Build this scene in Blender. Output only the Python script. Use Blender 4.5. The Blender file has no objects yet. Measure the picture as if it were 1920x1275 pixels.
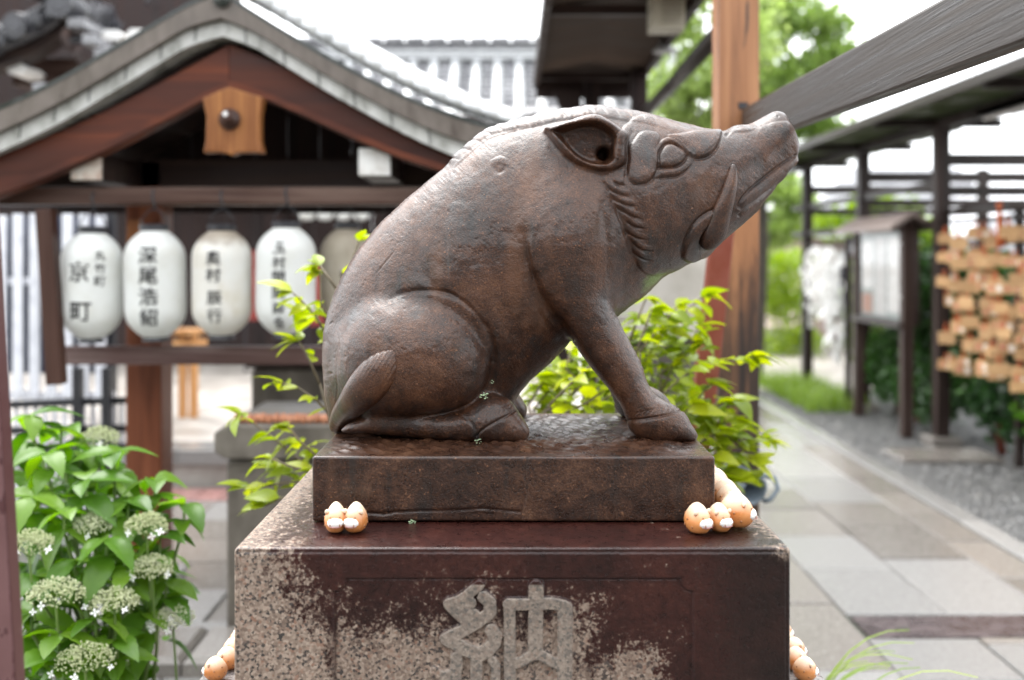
import bpy, bmesh, math, random
import numpy as np
from mathutils import Vector, Matrix, Euler

random.seed(7); rng = np.random.default_rng(7)
S = bpy.context.scene
COL = S.collection
# ---------------------------------------------------------------- camera
F = 35.0 / 36.0 * 1920.0          # focal length in photograph pixels
CZ = 1.55                         # eye height
HV = 481.0                        # row of the horizon in the photograph
cam = bpy.data.cameras.new('camera'); camo = bpy.data.objects.new('camera', cam); COL.objects.link(camo)
camo.location = (0, 0, CZ); camo.rotation_euler = (math.radians(90), 0, 0)
cam.lens = 35; cam.sensor_width = 36; cam.shift_y = -(637.5 - HV) / 1920.0
cam.clip_start = 0.05; cam.clip_end = 500
cam.dof.use_dof = True; cam.dof.focus_distance = 1.83; cam.dof.aperture_fstop = 1.85
S.camera = camo
# ---------------------------------------------------------------- sky, sun, exposure
SUN_EL, SUN_AZ = math.radians(62), math.radians(-35)
w = bpy.data.worlds.new('World'); S.world = w; w.use_nodes = True
nt = w.node_tree; nt.nodes.clear()
o_ = nt.nodes.new('ShaderNodeOutputWorld'); bg = nt.nodes.new('ShaderNodeBackground')
sk = nt.nodes.new('ShaderNodeTexSky'); sk.sky_type = 'NISHITA'; sk.sun_disc = False
sk.sun_elevation = SUN_EL; sk.sun_rotation = SUN_AZ; sk.dust_density = 6.0; sk.air_density = 1.0; sk.ozone_density = 1.0
hs = nt.nodes.new('ShaderNodeHueSaturation'); hs.inputs['Saturation'].default_value = 0.12
mx = nt.nodes.new('ShaderNodeMix'); mx.data_type = 'RGBA'
mx.inputs['Factor'].default_value = 0.6; mx.inputs['B'].default_value = (9.6, 9.9, 10.2, 1)   # even cloud cover
nt.links.new(sk.outputs['Color'], hs.inputs['Color']); nt.links.new(hs.outputs['Color'], mx.inputs['A'])
nt.links.new(mx.outputs['Result'], bg.inputs['Color']); bg.inputs['Strength'].default_value = 0.15
nt.links.new(bg.outputs['Background'], o_.inputs['Surface'])
sun = bpy.data.lights.new('sun', 'SUN'); sun.energy = 1.0; sun.angle = math.radians(40); sun.color = (1.0, 0.97, 0.93)
suno = bpy.data.objects.new('sun', sun); COL.objects.link(suno); suno.location = (-2, -2, 8)
dv = Vector((math.sin(SUN_AZ) * math.cos(SUN_EL), math.cos(SUN_AZ) * math.cos(SUN_EL), math.sin(SUN_EL)))
suno.rotation_euler = dv.to_track_quat('Z', 'Y').to_euler()
vs = S.view_settings; vs.view_transform = 'Standard'; vs.look = 'None'; vs.gamma = 1.0; vs.exposure = 1.75
S.cycles.use_denoising = True
S.cycles.max_bounces = 6; S.cycles.diffuse_bounces = 3; S.cycles.glossy_bounces = 3; S.cycles.transparent_max_bounces = 6
ORD = ['first', 'second', 'third', 'fourth', 'fifth', 'sixth', 'seventh', 'eighth', 'ninth', 'tenth', 'eleventh', 'twelfth', 'thirteenth', 'fourteenth', 'fifteenth', 'sixteenth', 'seventeenth', 'eighteenth', 'nineteenth', 'twentieth', 'twenty-first', 'twenty-second']

# ---------------------------------------------------------------- helpers
def P(u, v, Y): return np.array([(u - 960.0) * Y / F, Y, CZ - (v - HV) * Y / F])
def PX(u, Y): return (u - 960.0) * Y / F
def PZ(v, Y): return CZ - (v - HV) * Y / F
def link(o): COL.objects.link(o); return o
def tag(o, label=None, cat=None, group=None, kind=None):
    if label: o['label'] = label
    if cat: o['category'] = cat
    if group: o['group'] = group
    if kind: o['kind'] = kind
    return o
def thing(name, label, cat, loc=(0, 0, 0), rz=0.0, group=None):
    o = link(bpy.data.objects.new(name, None)); o.location = loc; o.rotation_euler = (0, 0, rz)
    o.empty_display_size = 0.05
    return tag(o, label, cat, group)
def root_of(o):
    while o.parent: o = o.parent
    return o
def place(name, mesh, mat=None, parent=None):
    o = link(bpy.data.objects.new(name, mesh))
    if mat is not None and len(mesh.materials) == 0: mesh.materials.append(mat)
    if parent: o.parent = parent
    return o
def copy_tree(o, parent=None):
    c = o.copy(); link(c); c.parent = parent
    for ch in list(o.children): copy_tree(ch, c)
    return c
def np_mesh(name, V, Q, smooth=True):
    me = bpy.data.meshes.new(name); V = np.asarray(V, np.float32); Q = np.asarray(Q, np.int32)
    k = Q.shape[1]
    me.vertices.add(len(V)); me.vertices.foreach_set('co', V.ravel())
    me.loops.add(Q.size); me.loops.foreach_set('vertex_index', Q.ravel())
    me.polygons.add(len(Q)); me.polygons.foreach_set('loop_start', np.arange(len(Q), dtype=np.int32) * k)
    me.polygons.foreach_set('loop_total', np.full(len(Q), k, np.int32))
    if smooth: me.polygons.foreach_set('use_smooth', np.ones(len(Q), bool))
    me.update(calc_edges=True); me.validate()
    return me
class MB:
    """collects shapes, links them as one mesh object"""
    def __init__(s): s.v = []; s.f = []
    def add(s, V, Fc):
        b = len(s.v); s.v += [tuple(map(float, p)) for p in V]; s.f += [tuple(i + b for i in q) for q in Fc]; return s
    def box(s, x0, x1, y0, y1, z0, z1, m=None):
        V = [(x, y, z) for z in (z0, z1) for y in (y0, y1) for x in (x0, x1)]
        if m is not None: V = [tuple(m @ Vector(p)) for p in V]
        return s.add(V, [(0, 2, 3, 1), (4, 5, 7, 6), (0, 1, 5, 4), (2, 6, 7, 3), (0, 4, 6, 2), (1, 3, 7, 5)])
    def bar(s, a, b, w, h, up=(0, 0, 1)):
        a = Vector(a); b = Vector(b); d = (b - a); L = d.length; d.normalize(); u = Vector(up)
        x = d.cross(u); x.normalize(); z = x.cross(d); 
        V = [a + x * sx * w / 2 + z * sz * h / 2 + d * t for t in (0, L) for sz in (-1, 1) for sx in (-1, 1)]
        return s.add(V, [(0, 2, 3, 1), (4, 5, 7, 6), (0, 1, 5, 4), (2, 6, 7, 3), (0, 4, 6, 2), (1, 3, 7, 5)])
    def tube(s, pts, r, n=8, closed=False):
        pts = [Vector(p) for p in pts]; N = len(pts)
        if not hasattr(r, '__len__'): r = [r] * N
        V = []; Fc = []; ref = None
        for i, p in enumerate(pts):
            if closed: d = pts[(i + 1) % N] - pts[i - 1]
            else: d = pts[min(i + 1, N - 1)] - pts[max(i - 1, 0)]
            d.normalize()
            if ref is None: ref = Vector((0, 0, 1)) if abs(d.z) < .9 else Vector((1, 0, 0))
            x = ref - d * ref.dot(d); x.normalize(); y = d.cross(x); ref = x
            for k in range(n):
                a = 2 * math.pi * k / n; V.append(p + (x * math.cos(a) + y * math.sin(a)) * r[i])
        M_ = N if closed else N - 1
        for i in range(M_):
            j = (i + 1) % N
            for k in range(n):
                l = (k + 1) % n; Fc.append((i * n + k, i * n + l, j * n + l, j * n + k))
        if not closed: Fc.append(tuple(range(n - 1, -1, -1))); Fc.append(tuple((N - 1) * n + k for k in range(n)))
        return s.add(V, Fc)
    def lathe(s, prof, n=24, c=(0, 0, 0), caps=True):
        V = [(c[0] + r * math.cos(2 * math.pi * k / n), c[1] + r * math.sin(2 * math.pi * k / n), c[2] + z) for r, z in prof for k in range(n)]
        Fc = [(i * n + k, i * n + (k + 1) % n, (i + 1) * n + (k + 1) % n, (i + 1) * n + k) for i in range(len(prof) - 1) for k in range(n)]
        if caps: Fc += [tuple(range(n - 1, -1, -1)), tuple((len(prof) - 1) * n + k for k in range(n))]
        return s.add(V, Fc)
    def prism(s, poly, y0, y1):           # poly in x,z extruded along y
        n = len(poly); V = [(x, y0, z) for x, z in poly] + [(x, y1, z) for x, z in poly]
        return s.add(V, [tuple(range(n)), tuple(range(2 * n - 1, n - 1, -1))] + [(i, i + n, (i + 1) % n + n, (i + 1) % n) for i in range(n)])
    def strip(s, top, bot, y0, y1):       # band between two x,z polylines, extruded along y
        if len(top) != len(bot):
            n = max(len(top), len(bot)); rs_ = lambda q: list(zip(*[np.interp(np.linspace(0, 1, n), np.linspace(0, 1, len(q)), [p[k] for p in q]) for k in (0, 1)]))
            top, bot = rs_(top), rs_(bot)
        n = len(top)
        V = [(x, y0, z) for x, z in top] + [(x, y0, z) for x, z in bot] + [(x, y1, z) for x, z in top] + [(x, y1, z) for x, z in bot]
        Fc = []
        for i in range(n - 1):
            Fc += [(i, n + i, n + i + 1, i + 1), (2 * n + i, 2 * n + i + 1, 3 * n + i + 1, 3 * n + i), (i, i + 1, 2 * n + i + 1, 2 * n + i), (n + i, 3 * n + i, 3 * n + i + 1, n + i + 1)]
        Fc += [(0, 2 * n, 3 * n, n), (n - 1, 2 * n - 1, 4 * n - 1, 3 * n - 1)]
        return s.add(V, Fc)
    def mesh(s, name, off=(0, 0, 0), smooth=False):
        me = bpy.data.meshes.new(name)
        me.from_pydata([(x - off[0], y - off[1], z - off[2]) for x, y, z in s.v], [], s.f)
        bm = bmesh.new(); bm.from_mesh(me); bmesh.ops.recalc_face_normals(bm, faces=bm.faces); bm.to_mesh(me); bm.free()
        if smooth: me.polygons.foreach_set('use_smooth', [True] * len(me.polygons))
        return me
    def build(s, name, mat, parent=None, smooth=False, bevel=0.0, at=None):
        off = tuple(root_of(parent).location) if parent else (at or (0, 0, 0))
        o = place(name, s.mesh(name, off, smooth), mat, parent)
        if not parent: o.location = off
        if bevel:
            b = o.modifiers.new('bevel', 'BEVEL'); b.width = bevel; b.segments = 2; b.limit_method = 'ANGLE'
        return o
def catmull(pts, step=8.0, closed=False):
    pts = [np.asarray(p, float) for p in pts]; n = len(pts); out = []
    for i in range(n if closed else n - 1):
        if closed: p0, p1, p2, p3 = pts[i - 1], pts[i], pts[(i + 1) % n], pts[(i + 2) % n]
        else: p0, p1, p2, p3 = pts[max(i - 1, 0)], pts[i], pts[i + 1], pts[min(i + 2, n - 1)]
        k = max(1, int(np.linalg.norm((p2 - p1)[:2]) / step))
        for j in range(k):
            t = j / k
            out.append(0.5 * (2 * p1 + (p2 - p0) * t + (2 * p0 - 5 * p1 + 4 * p2 - p3) * t * t + (3 * p1 - p0 - 3 * p2 + p3) * t ** 3))
    if not closed: out.append(pts[-1])
    return np.array(out)

# ---------------------------------------------------------------- materials
def nodes(name):
    m = bpy.data.materials.new(name); m.use_nodes = True; t = m.node_tree; t.nodes.clear()
    out = t.nodes.new('ShaderNodeOutputMaterial'); b = t.nodes.new('ShaderNodeBsdfPrincipled')
    t.links.new(b.outputs['BSDF'], out.inputs['Surface'])
    return m, t, b, out
def N(t, kind, **kw):
    n = t.nodes.new(kind)
    for k, v in kw.items():
        if k in n.inputs: n.inputs[k].default_value = v
        else: setattr(n, k, v)
    return n
def coords(t, stretch=(1, 1, 1), shift=True):
    tc = N(t, 'ShaderNodeTexCoord'); mp = N(t, 'ShaderNodeMapping'); mp.inputs['Scale'].default_value = stretch
    t.links.new(tc.outputs['Object'], mp.inputs['Vector'])
    if shift:
        oi = N(t, 'ShaderNodeObjectInfo'); ml = N(t, 'ShaderNodeMath', operation='MULTIPLY'); ml.inputs[1].default_value = 37.0
        t.links.new(oi.outputs['Random'], ml.inputs[0]); t.links.new(ml.outputs[0], mp.inputs['Location'])
    return mp.outputs['Vector']
def noise(t, vec, scale, detail=4.0, rough=0.55, dist=0.0):
    n = N(t, 'ShaderNodeTexNoise', Scale=scale, Detail=detail, Roughness=rough, Distortion=dist); t.links.new(vec, n.inputs['Vector']); return n.outputs['Fac']
def ramp(t, fac, stops):
    r = N(t, 'ShaderNodeValToRGB'); e = r.color_ramp.elements
    while len(e) < len(stops): e.new(0.5)
    for k, (p, c) in enumerate(stops):
        e[k].position = p; e[k].color = (c[0], c[1], c[2], 1) if hasattr(c, '__len__') else (c, c, c, 1)
    t.links.new(fac, r.inputs['Fac']); return r.outputs['Color']
def mixc(t, a, b, fac, mode='MIX'):
    m = N(t, 'ShaderNodeMix', data_type='RGBA', blend_type=mode)
    for s_, x in (('Factor', fac), ('A', a), ('B', b)):
        if hasattr(x, 'is_output'): t.links.new(x, m.inputs[s_])
        elif s_ == 'Factor': m.inputs[s_].default_value = x
        else: m.inputs[s_].default_value = (*x[:3], 1)
    return m.outputs['Result']
def mth(t, op, a, b=0.0, c=None, clamp=False):
    m = N(t, 'ShaderNodeMath', operation=op, use_clamp=clamp)
    for i, x in enumerate((a, b) if c is None else (a, b, c)):
        if hasattr(x, 'is_output'): t.links.new(x, m.inputs[i])
        else: m.inputs[i].default_value = x
    return m.outputs[0]
def mapr(t, x, a, b, c=0.0, d=1.0):
    m = N(t, 'ShaderNodeMapRange'); m.inputs[1].default_value = a; m.inputs[2].default_value = b; m.inputs[3].default_value = c; m.inputs[4].default_value = d
    m.interpolation_type = 'SMOOTHSTEP'; t.links.new(x, m.inputs[0]); return m.outputs[0]
def bump(t, b, hts, dist=0.002, strength=1.0):
    bp = N(t, 'ShaderNodeBump', Strength=strength, Distance=dist); t.links.new(hts, bp.inputs['Height']); t.links.new(bp.outputs['Normal'], b.inputs['Normal']); return bp
def pmat(name, cols, scale=6.0, stretch=(1, 1, 1), rough=0.6, rvar=0.15, bmp=0.3, bscale=None, bdist=0.003, rnd=0.15, metallic=0.0, coat=0.0, spec=0.5, detail=6.0, dist=0.0):
    """mottled procedural surface: colour ramp over noise, object-to-object variation, bump"""
    m, t, b, _ = nodes(name); v = coords(t, stretch); n = noise(t, v, scale, detail, 0.6, dist)
    k = len(cols); c = ramp(t, n, [(0.3 + 0.4 * i / max(1, k - 1), q) for i, q in enumerate(cols)])
    if rnd:
        oi = N(t, 'ShaderNodeObjectInfo'); h = N(t, 'ShaderNodeHueSaturation'); t.links.new(c, h.inputs['Color'])
        t.links.new(mapr(t, oi.outputs['Random'], 0, 1, 1 - rnd, 1 + rnd), h.inputs['Value']); c = h.outputs['Color']
    t.links.new(c, b.inputs['Base Color'])
    t.links.new(mapr(t, n, 0.3, 0.7, max(0.02, rough - rvar), min(1, rough + rvar)), b.inputs['Roughness'])
    b.inputs['Metallic'].default_value = metallic; b.inputs['Specular IOR Level'].default_value = spec
    b.inputs['Coat Weight'].default_value = coat; b.inputs['Coat Roughness'].default_value = 0.15
    if bmp: bump(t, b, noise(t, v, bscale or scale * 6, 5.0, 0.6, dist), bdist, bmp)
    return m
def wood(name, dark, mid, light, axis='z', scale=22.0, rough=0.55, bmp=0.5, rnd=0.12, wet=0.0, k=0.05, dist=0.6):
    st = {'x': (k, 1, 1), 'y': (1, k, 1), 'z': (1, 1, k)}[axis]
    return pmat(name, [dark, mid, light], scale, st, rough, 0.15, bmp, scale * 2.2, 0.004, rnd, coat=wet, detail=8.0, dist=dist, spec=0.28)
def leafmat(name, c1, c2, c3, trans=0.45, rough=0.32):
    m, t, b, out = nodes(name)
    oi = N(t, 'ShaderNodeObjectInfo'); v = coords(t); n = noise(t, v, 14.0, 3.0)
    gi = N(t, 'ShaderNodeNewGeometry')
    r = mth(t, 'ADD', mth(t, 'MULTIPLY', oi.outputs['Random'], 0.45), mth(t, 'ADD', mth(t, 'MULTIPLY', n, 0.35), mth(t, 'MULTIPLY', gi.outputs['Random Per Island'], 0.35)))
    c = ramp(t, r, [(0.15, c1), (0.5, c2), (0.95, c3)])
    t.links.new(c, b.inputs['Base Color']); b.inputs['Roughness'].default_value = rough; b.inputs['Specular IOR Level'].default_value = 0.4
    tr = N(t, 'ShaderNodeBsdfTranslucent'); h = N(t, 'ShaderNodeHueSaturation', Saturation=1.15, Value=1.35); t.links.new(c, h.inputs['Color']); t.links.new(h.outputs['Color'], tr.inputs['Color'])
    ms = N(t, 'ShaderNodeMixShader', Fac=trans); t.links.new(b.outputs['BSDF'], ms.inputs[1]); t.links.new(tr.outputs['BSDF'], ms.inputs[2])
    t.links.new(ms.outputs['Shader'], out.inputs['Surface'])
    return m
def flat(name, c, rough=0.5, spec=0.5, metallic=0.0): 
    return pmat(name, [tuple(x * .9 for x in c), c], 30.0, rough=rough, rvar=0.08, bmp=0.1, bdist=0.001, rnd=0.06, spec=spec, metallic=metallic)
# ---------------------------------------------------------------- carved stone boar: implicit surface from traced outlines
YB0, YB1 = 1.73, 2.21             # plinth slab front and back
ZB = 1.2025                       # top of the slab
ZP = 1.087                        # top of the pedestal
YM = 2.0                          # mid-plane of the boar
GH = 0.003
GX = np.arange(PX(598, YM), PX(1508, YM), GH); GZ = np.arange(PZ(838, YM), PZ(188, YM), GH); GY = np.arange(0, 0.262, GH)
def poly_sd(pts, X, Z):            # signed distance, positive inside
    n = len(pts); d = np.full(X.shape, 1e9); ins = np.zeros(X.shape, bool)
    for i in range(n):
        ax, az = pts[i]; bx, bz = pts[(i + 1) % n]; ex, ez = bx - ax, bz - az; L = ex * ex + ez * ez + 1e-18
        t = np.clip(((X - ax) * ex + (Z - az) * ez) / L, 0, 1)
        d = np.minimum(d, (X - ax - t * ex) ** 2 + (Z - az - t * ez) ** 2)
        c = (az > Z) != (bz > Z)
        if ez != 0: ins ^= c & (X < ax + (Z - az) * ex / ez)
    d = np.sqrt(d); return np.where(ins, d, -d)
def poisson(mask):
    b = mask.astype(np.float64); x = np.zeros_like(b); m = b.copy()
    def A(p):
        q = 4 * p; q[1:] -= p[:-1]; q[:-1] -= p[1:]; q[:, 1:] -= p[:, :-1]; q[:, :-1] -= p[:, 1:]; return q * m
    r = b - A(x); p = r.copy(); rs = (r * r).sum(); r0 = rs
    for _ in range(900):
        Ap = A(p); al = rs / (p * Ap).sum(); x += al * p; r -= al * Ap; rn = (r * r).sum()
        if rn < 1e-9 * r0: break
        p = r + rn / rs * p; rs = rn
    return x
def inflate(px, Yt, tmax, step=6.0, sat=0.0):
    """thickness-squared field over the XZ grid, zero on the traced outline"""
    pts = catmull(px, step, True); pts = np.stack([(pts[:, 0] - 960) * Yt / F, CZ - (pts[:, 1] - HV) * Yt / F], 1)
    X, Z = np.meshgrid(GX, GZ, indexing='ij'); d = poly_sd(pts, X, Z)
    ph = poisson(d > 0) * GH * GH
    kn = d > 2.5 * GH; r = np.where(kn, ph / np.maximum(d, 1e-6), 0); wgt = kn.astype(float)
    for _ in range(60):
        s = r * wgt; ss = s.copy(); sw = wgt.copy()
        for ax in (0, 1):
            for sh in (1, -1): ss += np.roll(s, sh, ax); sw += np.roll(wgt, sh, ax)
        nr = np.where(sw > 0, ss / np.maximum(sw, 1e-9), 0); r = np.where(kn, r, nr); wgt = np.where(kn, 1.0, (sw > 0) * 1.0)
    r0 = np.median(r[kn]); wo = np.clip(-d / (30 * GH), 0, 1); wo = wo * wo * (3 - 2 * wo); r = np.where(wgt > 0, r, r0) * (1 - wo) + r0 * wo
    q = d * r / ph.max()
    if sat: q = np.where(q > 0, 1 - (1 - np.clip(q * sat, 0, 1)) ** 2, q * sat * 2)
    return (q * tmax * tmax).astype(np.float32)
def smin(a, b, k):
    h = np.maximum(k - np.abs(a - b), 0) / k; return np.minimum(a, b) - h * h * k * 0.25
def field(Phi, yy0, tmax):
    gx, gz = np.gradient(Phi, GH); g2 = (gx * gx + gz * gz)[:, None, :]
    y = (GY.astype(np.float32) - yy0)[None, :, None]
    return (y * y - Phi[:, None, :]) / np.sqrt(4 * y * y + g2 + np.float32((0.35 * tmax) ** 2))
def surface_nets(f, org, h):
    s = f < 0; nx, ny, nz = f.shape
    c = [s[i:nx - 1 + i, j:ny - 1 + j, k:nz - 1 + k] for i in (0, 1) for j in (0, 1) for k in (0, 1)]
    cnt = sum(q.astype(np.int8) for q in c); act = (cnt > 0) & (cnt < 8); ix = np.argwhere(act); idx = np.full(act.shape, -1, np.int32); idx[act] = np.arange(len(ix))
    co = np.array([(i, j, k) for i in (0, 1) for j in (0, 1) for k in (0, 1)]); fv = [f[ix[:, 0] + a, ix[:, 1] + b, ix[:, 2] + d] for a, b, d in co]
    acc = np.zeros((len(ix), 3)); n = np.zeros(len(ix))
    for a in range(8):
        for b in range(a + 1, 8):
            if np.abs(co[a] - co[b]).sum() != 1: continue
            m = (fv[a] < 0) != (fv[b] < 0); t = np.where(m, fv[a] / np.where(m, fv[a] - fv[b], 1), 0)
            acc += m[:, None] * (co[a] + t[:, None] * (co[b] - co[a])); n += m
    V = np.array(org) + (ix + acc / n[:, None]) * h; Q = []
    for ax in range(3):
        sl0 = [slice(None)] * 3; sl1 = [slice(None)] * 3; sl0[ax] = slice(0, -1); sl1[ax] = slice(1, None)
        e = np.argwhere(s[tuple(sl0)] != s[tuple(sl1)]); b1, b2 = (ax + 1) % 3, (ax + 2) % 3
        sh = np.array(act.shape); ok = (e[:, b1] > 0) & (e[:, b2] > 0) & (e[:, b1] < sh[b1]) & (e[:, b2] < sh[b2]); e = e[ok]
        d1 = np.zeros(3, int); d1[b1] = 1; d2 = np.zeros(3, int); d2[b2] = 1
        q = np.stack([idx[tuple((e - d1 - d2).T)], idx[tuple((e - d2).T)], idx[tuple(e.T)], idx[tuple((e - d1).T)]], 1)
        fl = ~s[tuple(e.T)]; q[fl] = q[fl][:, ::-1]; Q.append(q)
    return V, np.concatenate(Q)
TRUNK = [(624,803),(611,740),(606,660),(611,607),(621,569),(637,527),(659,489),(685,452),(717,415),(760,375),(813,332),(840,309),(870,281),(909,249),(950,233),(995,222),(1043,211),(1080,205),(1120,201),
 (1160,207),(1197,209),(1218,214),(1248,223),(1278,234),(1305,243),(1326,244),(1342,244),(1356,248),(1362,249),(1370,242),(1381,238),(1391,239),(1400,241),(1412,237),(1427,229),(1442,219),(1454,214),(1466,216),(1473,225),(1478,238),(1482,252),(1487,269),(1487,284),
 (1491,294),(1494,302),(1487,314),(1472,332),(1454,347),(1445,359),(1433,374),(1421,394),(1397,415),(1367,439),(1338,469),(1323,484),(1302,490),(1266,508),(1242,521),(1211,551),(1168,584),(1145,602),(1105,621),(1070,645),(1028,683),(988,720),(966,752),(955,785),(935,815),(780,818),(645,815)]
HAUNCH = [(735,561),(768,554),(800,553),(835,559),(865,573),(890,594),(906,618),(917,650),(920,680),(914,706),(895,740),(865,760),(808,773),(745,780),(690,765),(655,720),(655,640),(690,585)]
HIND = [(640,806),(700,770),(743,762),(796,772),(850,769),(875,757),(897,746),(926,740),(952,747),(970,768),(986,792),(992,812),(980,829),(939,835),(900,830),(825,824),(755,818),(690,812)]
FORE = [(990,522),(1020,577),(1049,614),(1073,643),(1110,692),(1143,732),(1165,762),(1174,785),(1181,806),(1198,822),(1225,829),(1300,829),(1307,820),(1296,796),(1274,766),(1250,753),(1230,741),(1216,720),(1200,677),(1183,643),(1161,602),(1148,573),(1138,533),(1138,480),(1128,420),(1095,380),(1045,378),(1005,412),(987,465)]
EAR = [(1019,240),(1037,234),(1054,229),(1084,222),(1114,218),(1135,223),(1159,238),(1174,255),(1168,275),(1167,306),(1150,319),(1129,326),(1105,322),(1078,310),(1054,290),(1037,266),(1025,248)]
EARIN = [(1033,243),(1069,233),(1109,227),(1132,233),(1150,246),(1157,262),(1155,280),(1155,299),(1141,308),(1111,306),(1085,295),(1059,272),(1042,253)]
fT = inflate(TRUNK, YM, 0.188); body = field(fT, 0.0, 0.188)
BX = GX.astype(np.float32)[:, None, None]; BZ = GZ.astype(np.float32)[None, None, :]; BY = GY.astype(np.float32)[None, :, None]
def cone(a, b, ra, rb, sy=1.0):    # rounded cone between two points (x, yy, z)
    a = np.array(a); b = np.array(b); d = b - a; L = (d * d * np.array([1, 1 / sy ** 2, 1])).sum()
    px, py, pz = BX - a[0], (BY - a[1]) / sy, BZ - a[2]
    t = np.clip((px * d[0] + py * d[1] / sy + pz * d[2]) / L, 0, 1).astype(np.float32)
    return np.sqrt((px - t * d[0]) ** 2 + (py - t * d[1] / sy) ** 2 + (pz - t * d[2]) ** 2) - (ra + (rb - ra) * t)
def W(u, v, yy): p = P(u, v, YM - yy); return (p[0], yy, p[2])
# flat snout disc
s1 = np.array([PX(1392, YM), 0, PZ(288, YM)]); s2 = np.array([PX(1474, YM), 0, PZ(252, YM)]); ax_ = s2 - s1; La = np.linalg.norm(ax_); ax_ /= La
tt = (BX - s1[0]) * ax_[0] + (BZ - s1[2]) * ax_[2]; rr = np.sqrt(np.maximum(((BX - s1[0]) * -ax_[2] + (BZ - s1[2]) * ax_[0]) ** 2 + (BY / 1.08) ** 2, 1e-9))
q1 = rr - 0.029; q2 = np.abs(tt - La / 2) - La / 2 + 0.011
snout = np.sqrt(np.maximum(q1, 0) ** 2 + np.maximum(q2, 0) ** 2) + np.minimum(np.maximum(q1, q2), 0) - 0.011
body = smin(body, snout, 0.03); del q1, q2, rr, tt, snout
# muzzle and cheek fullness
body = smin(body, cone(W(1215, 400, .055), W(1330, 360, .03), .062, .052), 0.06)
body = smin(body, cone(W(1180, 330, .045), W(1290, 300, .03), .06, .046), 0.05)
# haunch: soft towards the rump, crisp towards the belly
fH = inflate(HAUNCH, 1.88, 0.10); kx = np.clip((PX(860, 1.9) - BX) / 0.16, 0, 1); hz = np.clip((BZ - PZ(640, 1.9)) / 0.1, 0, 1)
hf = field(fH, 0.130, 0.10); body = smin(body, hf, 0.009 + 0.07 * kx * kx * (1 - 0.75 * hz)); del hf
fL = inflate(HIND, 1.87, 0.05); body = smin(body, field(fL, 0.132, 0.05), 0.014)
fF = inflate(FORE, 1.885, 0.085); kz = np.clip((BZ - PZ(600, 1.9)) / 0.14, 0, 1)
body = smin(body, field(fF, 0.112, 0.085), 0.018 + 0.055 * kz)
# ear: raised lobe with a hollow bowl
fE = inflate(EAR, 1.858, 0.046, 4.0, 2.6); ear = field(fE, 0.132, 0.05)
body = smin(body, ear, 0.010); del ear
fI = inflate(EARIN, 1.826, 0.042, 4.0, 2.0); bowl = field(fI, 0.184, 0.042)
body = -smin(-body, bowl, 0.006); del bowl
body = -smin(-body, cone(W(1134, 288, .15), W(1128, 292, .10), .013, .009), 0.012)
def surf_yy(u, v):                 # outermost body surface seen at a photograph pixel
    yy = 0.0
    for _ in range(6):
        p = P(u, v, YM - yy); i = int(np.clip(round((p[0] - GX[0]) / GH), 0, len(GX) - 1)); k = int(np.clip(round((p[2] - GZ[0]) / GH), 0, len(GZ) - 1))
        c = body[i, :, k]; j = np.nonzero(c < 0)[0]
        if len(j) == 0: return yy
        yy = float(GY[j[-1]])
    return yy
full = np.concatenate([body[:, :0:-1], body], 1)
V, Q = surface_nets(full, (GX[0], -GY[-1], GZ[0]), GH); del full
V[:, 1] += YM
def vnormals(V, Q):
    n = np.cross(V[Q[:, 2]] - V[Q[:, 0]], V[Q[:, 3]] - V[Q[:, 1]]); out = np.stack([np.bincount(Q.ravel(), np.repeat(n[:, k], 4), len(V)) for k in range(3)], 1)
    return out / (np.linalg.norm(out, axis=1, keepdims=True) + 1e-12)
def relax(V, Q, it, lam=0.5):
    E = np.concatenate([Q[:, [0, 1]], Q[:, [1, 2]], Q[:, [2, 3]], Q[:, [3, 0]]]); i, j = np.concatenate([E[:, 0], E[:, 1]]), np.concatenate([E[:, 1], E[:, 0]]); cn = np.bincount(i, minlength=len(V))[:, None]
    for k in range(it):
        avg = np.stack([np.bincount(i, V[j, c], len(V)) for c in range(3)], 1) / np.maximum(cn, 1)
        V = V + (lam if k % 2 == 0 else -lam * 1.04) * (avg - V)
    return V
def refine(V, Q, sel):             # split the selected quads in four
    q = Q[sel]; E = np.sort(np.concatenate([q[:, [0, 1]], q[:, [1, 2]], q[:, [2, 3]], q[:, [3, 0]]]), 1)
    key = E[:, 0].astype(np.int64) * len(V) + E[:, 1]; uk, inv = np.unique(key, return_inverse=True); n = len(q)
    mid = (V[uk // len(V)] + V[uk % len(V)]) / 2; e = inv.reshape(4, n) + len(V); c = len(V) + len(uk) + np.arange(n); cen = V[q].mean(1)
    nq = np.concatenate([np.stack([q[:, k], e[k], c, e[k - 1]], 1) for k in range(4)])
    return np.concatenate([V, mid, cen]), np.concatenate([Q[~sel], nq])
V = relax(V, Q, 4)
nq_ = np.cross(V[Q[:, 2]] - V[Q[:, 0]], V[Q[:, 3]] - V[Q[:, 1]]); nq_ /= np.linalg.norm(nq_, axis=1, keepdims=True) + 1e-12
V, Q = refine(V, Q, (nq_[:, 1] < 0.25) & (V[Q].mean(1)[:, 1] < YM + 0.03))
V = relax(V, Q, 2, 0.4)
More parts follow.
